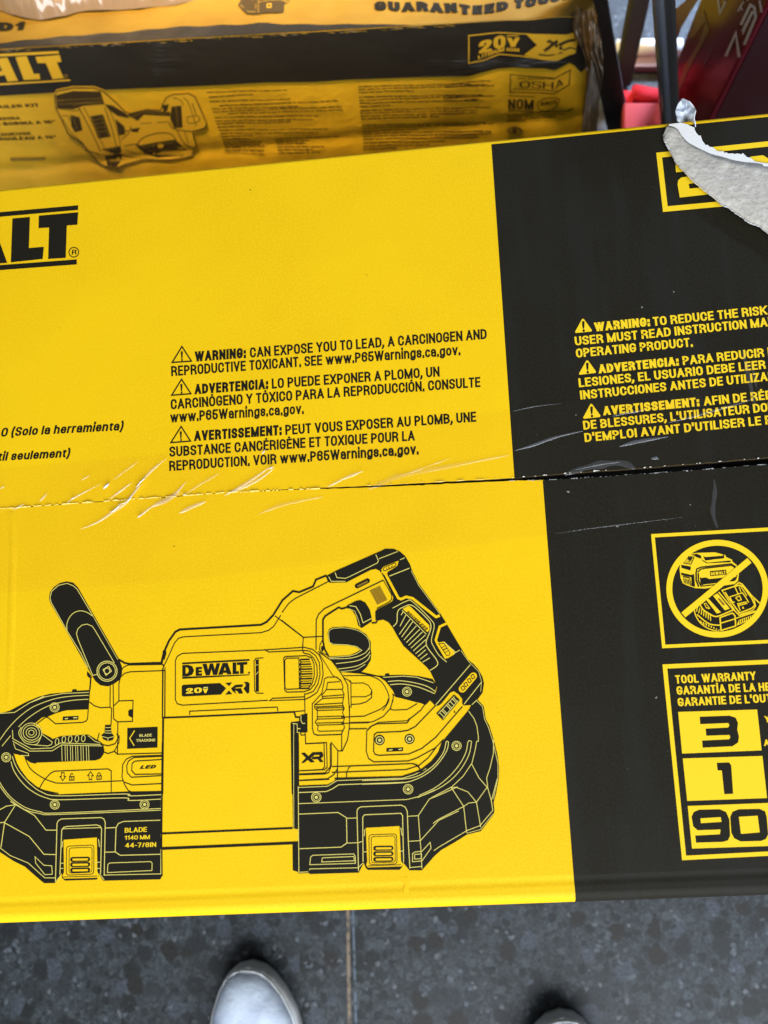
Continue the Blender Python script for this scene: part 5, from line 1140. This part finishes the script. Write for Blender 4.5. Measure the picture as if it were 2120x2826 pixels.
# red plastic bin
def redbin():
    m = mat('red_plastic', (.46, .016, .022), .8, .1); root = thing('red_bin', 'bright red plastic bin with a front lip painted paler as if lit behind the big carton', 'bin', tuple(P(1780, 330, 0)))
    zt = .10
    A, B = P(1722, 285, zt), P(1850, 285, zt); A2, B2 = P(1725, 208, zt - .02), P(1850, 238, zt - .02)
    dn = Vector((0, 0, -(zt)))
    V = [A, B, B2, A2]; V += [Vector((p.x, p.y, 0)) for p in V]
    F_ = [(0, 1, 2, 3), (0, 4, 5, 1), (1, 5, 6, 2), (2, 6, 7, 3), (3, 7, 4, 0)]
    bm = bmesh.new(); vv = [bm.verts.new(v) for v in V]; [bm.faces.new([vv[i] for i in f]) for f in F_]; bmesh.ops.recalc_face_normals(bm, faces=bm.faces); bmesh.ops.bevel(bm, geom=list(bm.edges), offset=.012, segments=4, affect='EDGES'); from_bm('body', bm, m, root, True)
    A, B = P(1720, 287, zt), P(1848, 287, zt); bm = bmesh.new(); d = (B - A).normalized(); nn = Vector((-d.y, d.x, 0)).normalized()
    box_bm(bm, A - nn * .04 - Vector((0, 0, .012)), d, nn, (Vector((0, 0, 1))), (B - A).length, .041, .014, .003); from_bm('front_lip', bm, mat('lit_red_plastic', (.50, .075, .085), .8, .1), root)  # paler copy of the bin's red: light on the lip put into colour
redbin()
# dark red box with a vertical corner towards the camera
def redbox():
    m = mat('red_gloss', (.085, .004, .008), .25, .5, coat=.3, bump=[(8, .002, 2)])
    C_ = P(2035, 182, .20); C_.z = 0
    dl, dr = Vector((-.36, .933, 0)).normalized(), Vector((.86, .51, 0)).normalized(); up = Vector((0, 0, 1)); H = .62
    nl = Vector((dl.y, -dl.x, 0)); nl = nl if nl.dot(-C_) > 0 else -nl
    q0 = onplane(1872, 150, C_, nl); lw = (q0 - C_).dot(dl)
    root = thing('red_box', 'tall glossy dark red box with grey slanted lettering at the right edge', 'box', tuple(C_))
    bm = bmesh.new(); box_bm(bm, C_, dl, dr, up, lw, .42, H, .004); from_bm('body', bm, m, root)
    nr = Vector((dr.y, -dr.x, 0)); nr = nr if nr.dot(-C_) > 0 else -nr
    o_ = C_ + nr * .0008 + dr * .006 + up * .01; mesh_obj('shade_panel', [o_, o_ + dr * .40, o_ + dr * .40 + up * (H - .02), o_ + up * (H - .02)], [(0, 1, 2, 3)], mat('shaded_red', (.028, .004, .005), .3, .4, bump=[(8, .002, 2)]), root)  # thin darker sheet puts the right face's shade into its colour
    k = Ink(mapf=lambda x, y: onplane(x, y, C_, nl), base=.0006, nrm=nl, step=2e-5); k.R(1600, 0, 3.19)
    mg = mat('grey_lettering', (.40, .36, .37), .35, .5); mb = mat('tan_reflection', (.12, .06, .035), .3, .5); mb2 = mat('mauve_reflection', (.10, .035, .055), .3, .5)
    k.fill('1125,180 1145,270 960,620 880,800 860,770 930,580 1050,380', mb); k.fill('1060,110 1100,90 1120,170 1000,330 960,330', mb); k.fill('1170,400 1180,430 1100,580 1090,570', mb2); k.fill('820,100 1010,-60 1080,-60 900,240 850,380', mb2)  # blurry reflections on the gloss, painted as tan and mauve streaks
    k.build('painted_reflection', root)
    k = Ink(mapf=lambda x, y: onplane(x, y, C_, nl), base=.0006, nrm=nl, step=2e-5); k.R(1600, 0, 3.19)
    k.line('1292,490 1380,290 1410,500', 8, mg); k.line('1425,215 1510,40 1545,60 1555,150 1455,390', 7.5, mg); k.line('1440,275 1530,95', 7.5, mg); k.line('1440,300 1520,130', 3, mg); 
    k.line('1225,-10 1240,115 1290,10', 6, mg); k.line('1590,0 1608,105', 6, mg); k.line('1400,95 1450,10', 4, mg); k.line('1425,60 1440,90', 3, mg); k.line('1480,0 1490,-30', 4, mg)
    k.build('printed_lettering', root)
redbox()

# ------------------------------------------------------------------ white canvas shoes of the person taking the picture
def shoe_parts(name, tip, ang, label, mirror=1):
    root = thing(name, label, 'shoe', tuple(tip)); ca, sa = math.cos(ang), math.sin(ang)
    def tr(x, y, z):            # x across, y back from the tip
        return Vector((tip.x + x * ca - (-y) * sa, tip.y + x * sa + (-y) * ca, z))
    Ln = .285
    # half widths inside / outside along the length
    st = [(0, 0, 0), (.004, .014, .013), (.012, .0235, .0215), (.025, .0315, .030), (.045, .0395, .0385), (.07, .0455, .0440), (.10, .0495, .046), (.14, .0475, .042), (.18, .0405, .036), (.22, .0365, .034), (.255, .034, .033), (.275, .026, .026), (.285, 0, 0)]
    def lerp(t, k):
        for a, b in zip(st, st[1:]):
            if a[0] <= t <= b[0]:
                f = (t - a[0]) / (b[0] - a[0]); f = f ** .55 if a[0] == 0 and False else f; return a[k] + (b[k] - a[k]) * f
        return 0
    ts = [0, .0015, .004, .008, .012, .018, .025, .035, .045, .057, .07, .085, .10, .12, .14, .16, .18, .20, .22, .24, .255, .268, .277, .283, .285]
    bend = lambda y: mirror * .010 * math.sin(math.pi * min(1, y / .2)) 
    M_can = mat(name + '_canvas', (.64, .72, .82), .75, .25, bump=[(900, .0003, 2), (60, .0015, 3)], vary=[(35, (.50, .57, .70), .45, .7, 4)])
    M_rub = mat(name + '_rubber', (.78, .80, .80), .5, .4, bump=[(80, .0006, 3)], vary=[(40, (.62, .61, .56), .5, .75, 4)])
    M_in = mat(name + '_lining', (.10, .10, .11), .9, .2)
    # sole
    V, F_ = [], []; seg = [(1.0, 0.0), (1.03, .006), (1.04, .014), (1.03, .0215), (.97, .0235)]
    for y in ts:
        a, b = lerp(y, 1) * 1.08, lerp(y, 2) * 1.08
        rise = .006 * max(0, 1 - y / .06) ** 2
        row = [(-a * s, h + rise * (1 if True else 0)) for s, h in seg] + [(b * s, h + rise) for s, h in seg[::-1]]
        V += [tr(mirror * x + bend(y), y, z) for x, z in row]
    n = 10
    for i in range(len(ts) - 1):
        for j in range(n): F_.append((i * n + j, i * n + (j + 1) % n, (i + 1) * n + (j + 1) % n, (i + 1) * n + j))
    sole = mesh_obj('sole', V, F_, M_rub, root, None, True)
    # upper
    V, F_ = [], []; m = 16
    def height(y):
        pts = [(0, .018), (.004, .030), (.012, .038), (.03, .046), (.06, .053), (.10, .064), (.13, .075), (.15, .082), (.285, .085)]
        for a, b in zip(pts, pts[1:]):
            if a[0] <= y <= b[0]: return a[1] + (b[1] - a[1]) * (y - a[0]) / (b[0] - a[0])
    tu = [t for t in ts if .0015 <= t <= .15]
    for y in tu:
        a, b = lerp(y, 1) * 1.06, lerp(y, 2) * 1.06; h = height(y)
        for j in range(m + 1):
            t = math.pi * j / m; c, s_ = math.cos(t), math.sin(t)
            x = (-a if c > 0 else b) * abs(c) ** .8; z = .021 + .005 * max(0, 1 - y / .06) ** 2 + (h - .021) * s_ ** .72
            q = tr(mirror * x + bend(y), y + .0012, z)
            cr = -.0042 * math.exp(-((y - .050 - .2 * abs(x + .005)) / .006) ** 2) * s_ - .0030 * math.exp(-((x - .004) / .005) ** 2) * max(0, min(1, (y - .03) / .03)) * s_
            V.append(q + Vector((0, 0, cr + .0014 * noise.noise(Vector((x * 50, y * 40, 1))) * s_)))
    for i in range(len(tu) - 1):
        for j in range(m): F_.append((i * (m + 1) + j, i * (m + 1) + j + 1, (i + 1) * (m + 1) + j + 1, (i + 1) * (m + 1) + j))
    b0 = len(V); V.append(tr(bend(0), .001, .03)); F_ += [(b0, j + 1, j) for j in range(m)]
    mesh_obj('upper', V, F_, M_can, root, None, True)
    # quarters and heel, open at the top
    V, F_ = [], []; tq = [t for t in ts if t >= .12]
    outl = [(-lerp(y, 1) * .955, y) for y in tq] + [(lerp(y, 2) * .955, y) for y in tq[::-1]]
    for x, y in outl:
        hh = .080 if y < .16 else (.062 if y < .24 else .075)
        for z, s_ in ((.021, 1), (.045, .99), (hh, .80 if y < .27 else .95)): V.append(tr(mirror * x * s_ + bend(y), y, z))
    for i in range(len(outl) - 1):
        for j in range(2): F_.append((i * 3 + j, i * 3 + j + 1, i * 3 + j + 4, i * 3 + j + 3))
    q_ = mesh_obj('quarter', V, F_, M_can, root, None, True); s_ = q_.modifiers.new('thick', 'SOLIDIFY'); s_.thickness = .003
    V = [tr(mirror * x * .93 + bend(y), y, .030) for x, y in outl]; mesh_obj('insole', V, [tuple(range(len(V)))], M_in, root)
    # stitched toe bumper: a raised rubber line round the toe
    bm = bmesh.new(); pts = []
    tc = [t for t in ts if .0015 <= t <= .075]
    for y in tc[::-1]: pts.append(tr(mirror * -lerp(y, 1) * 1.065 + bend(y), y + .002, .0255 + .006 * max(0, 1 - y / .06) ** 2))
    for y in tc: pts.append(tr(mirror * lerp(y, 2) * 1.065 + bend(y), y + .002, .0255 + .006 * max(0, 1 - y / .06) ** 2))
    tube_bm(bm, pts, .0014, 8); from_bm('toe_bumper', bm, M_rub, root, True)
    for i in range(4):
        y = .105 + .013 * i; bm = bmesh.new()
        tube_bm(bm, [tr(x + bend(y), y, height(y) - .001 + .003 - abs(x) * .35) for x in (-.02, -.01, 0, .01, .02)], .0028, 8)
        from_bm('lace', bm, M_can, root, True)
    return root
shoe_parts('canvas_shoe', P(696, 2652, 0.012), math.radians(-4), 'white canvas shoe with most of its toe in view below the carton', 1)
shoe_parts('canvas_shoe', P(1544, 2788, 0.012), math.radians(3), 'white canvas shoe with only the tip of its toe in view', -1)
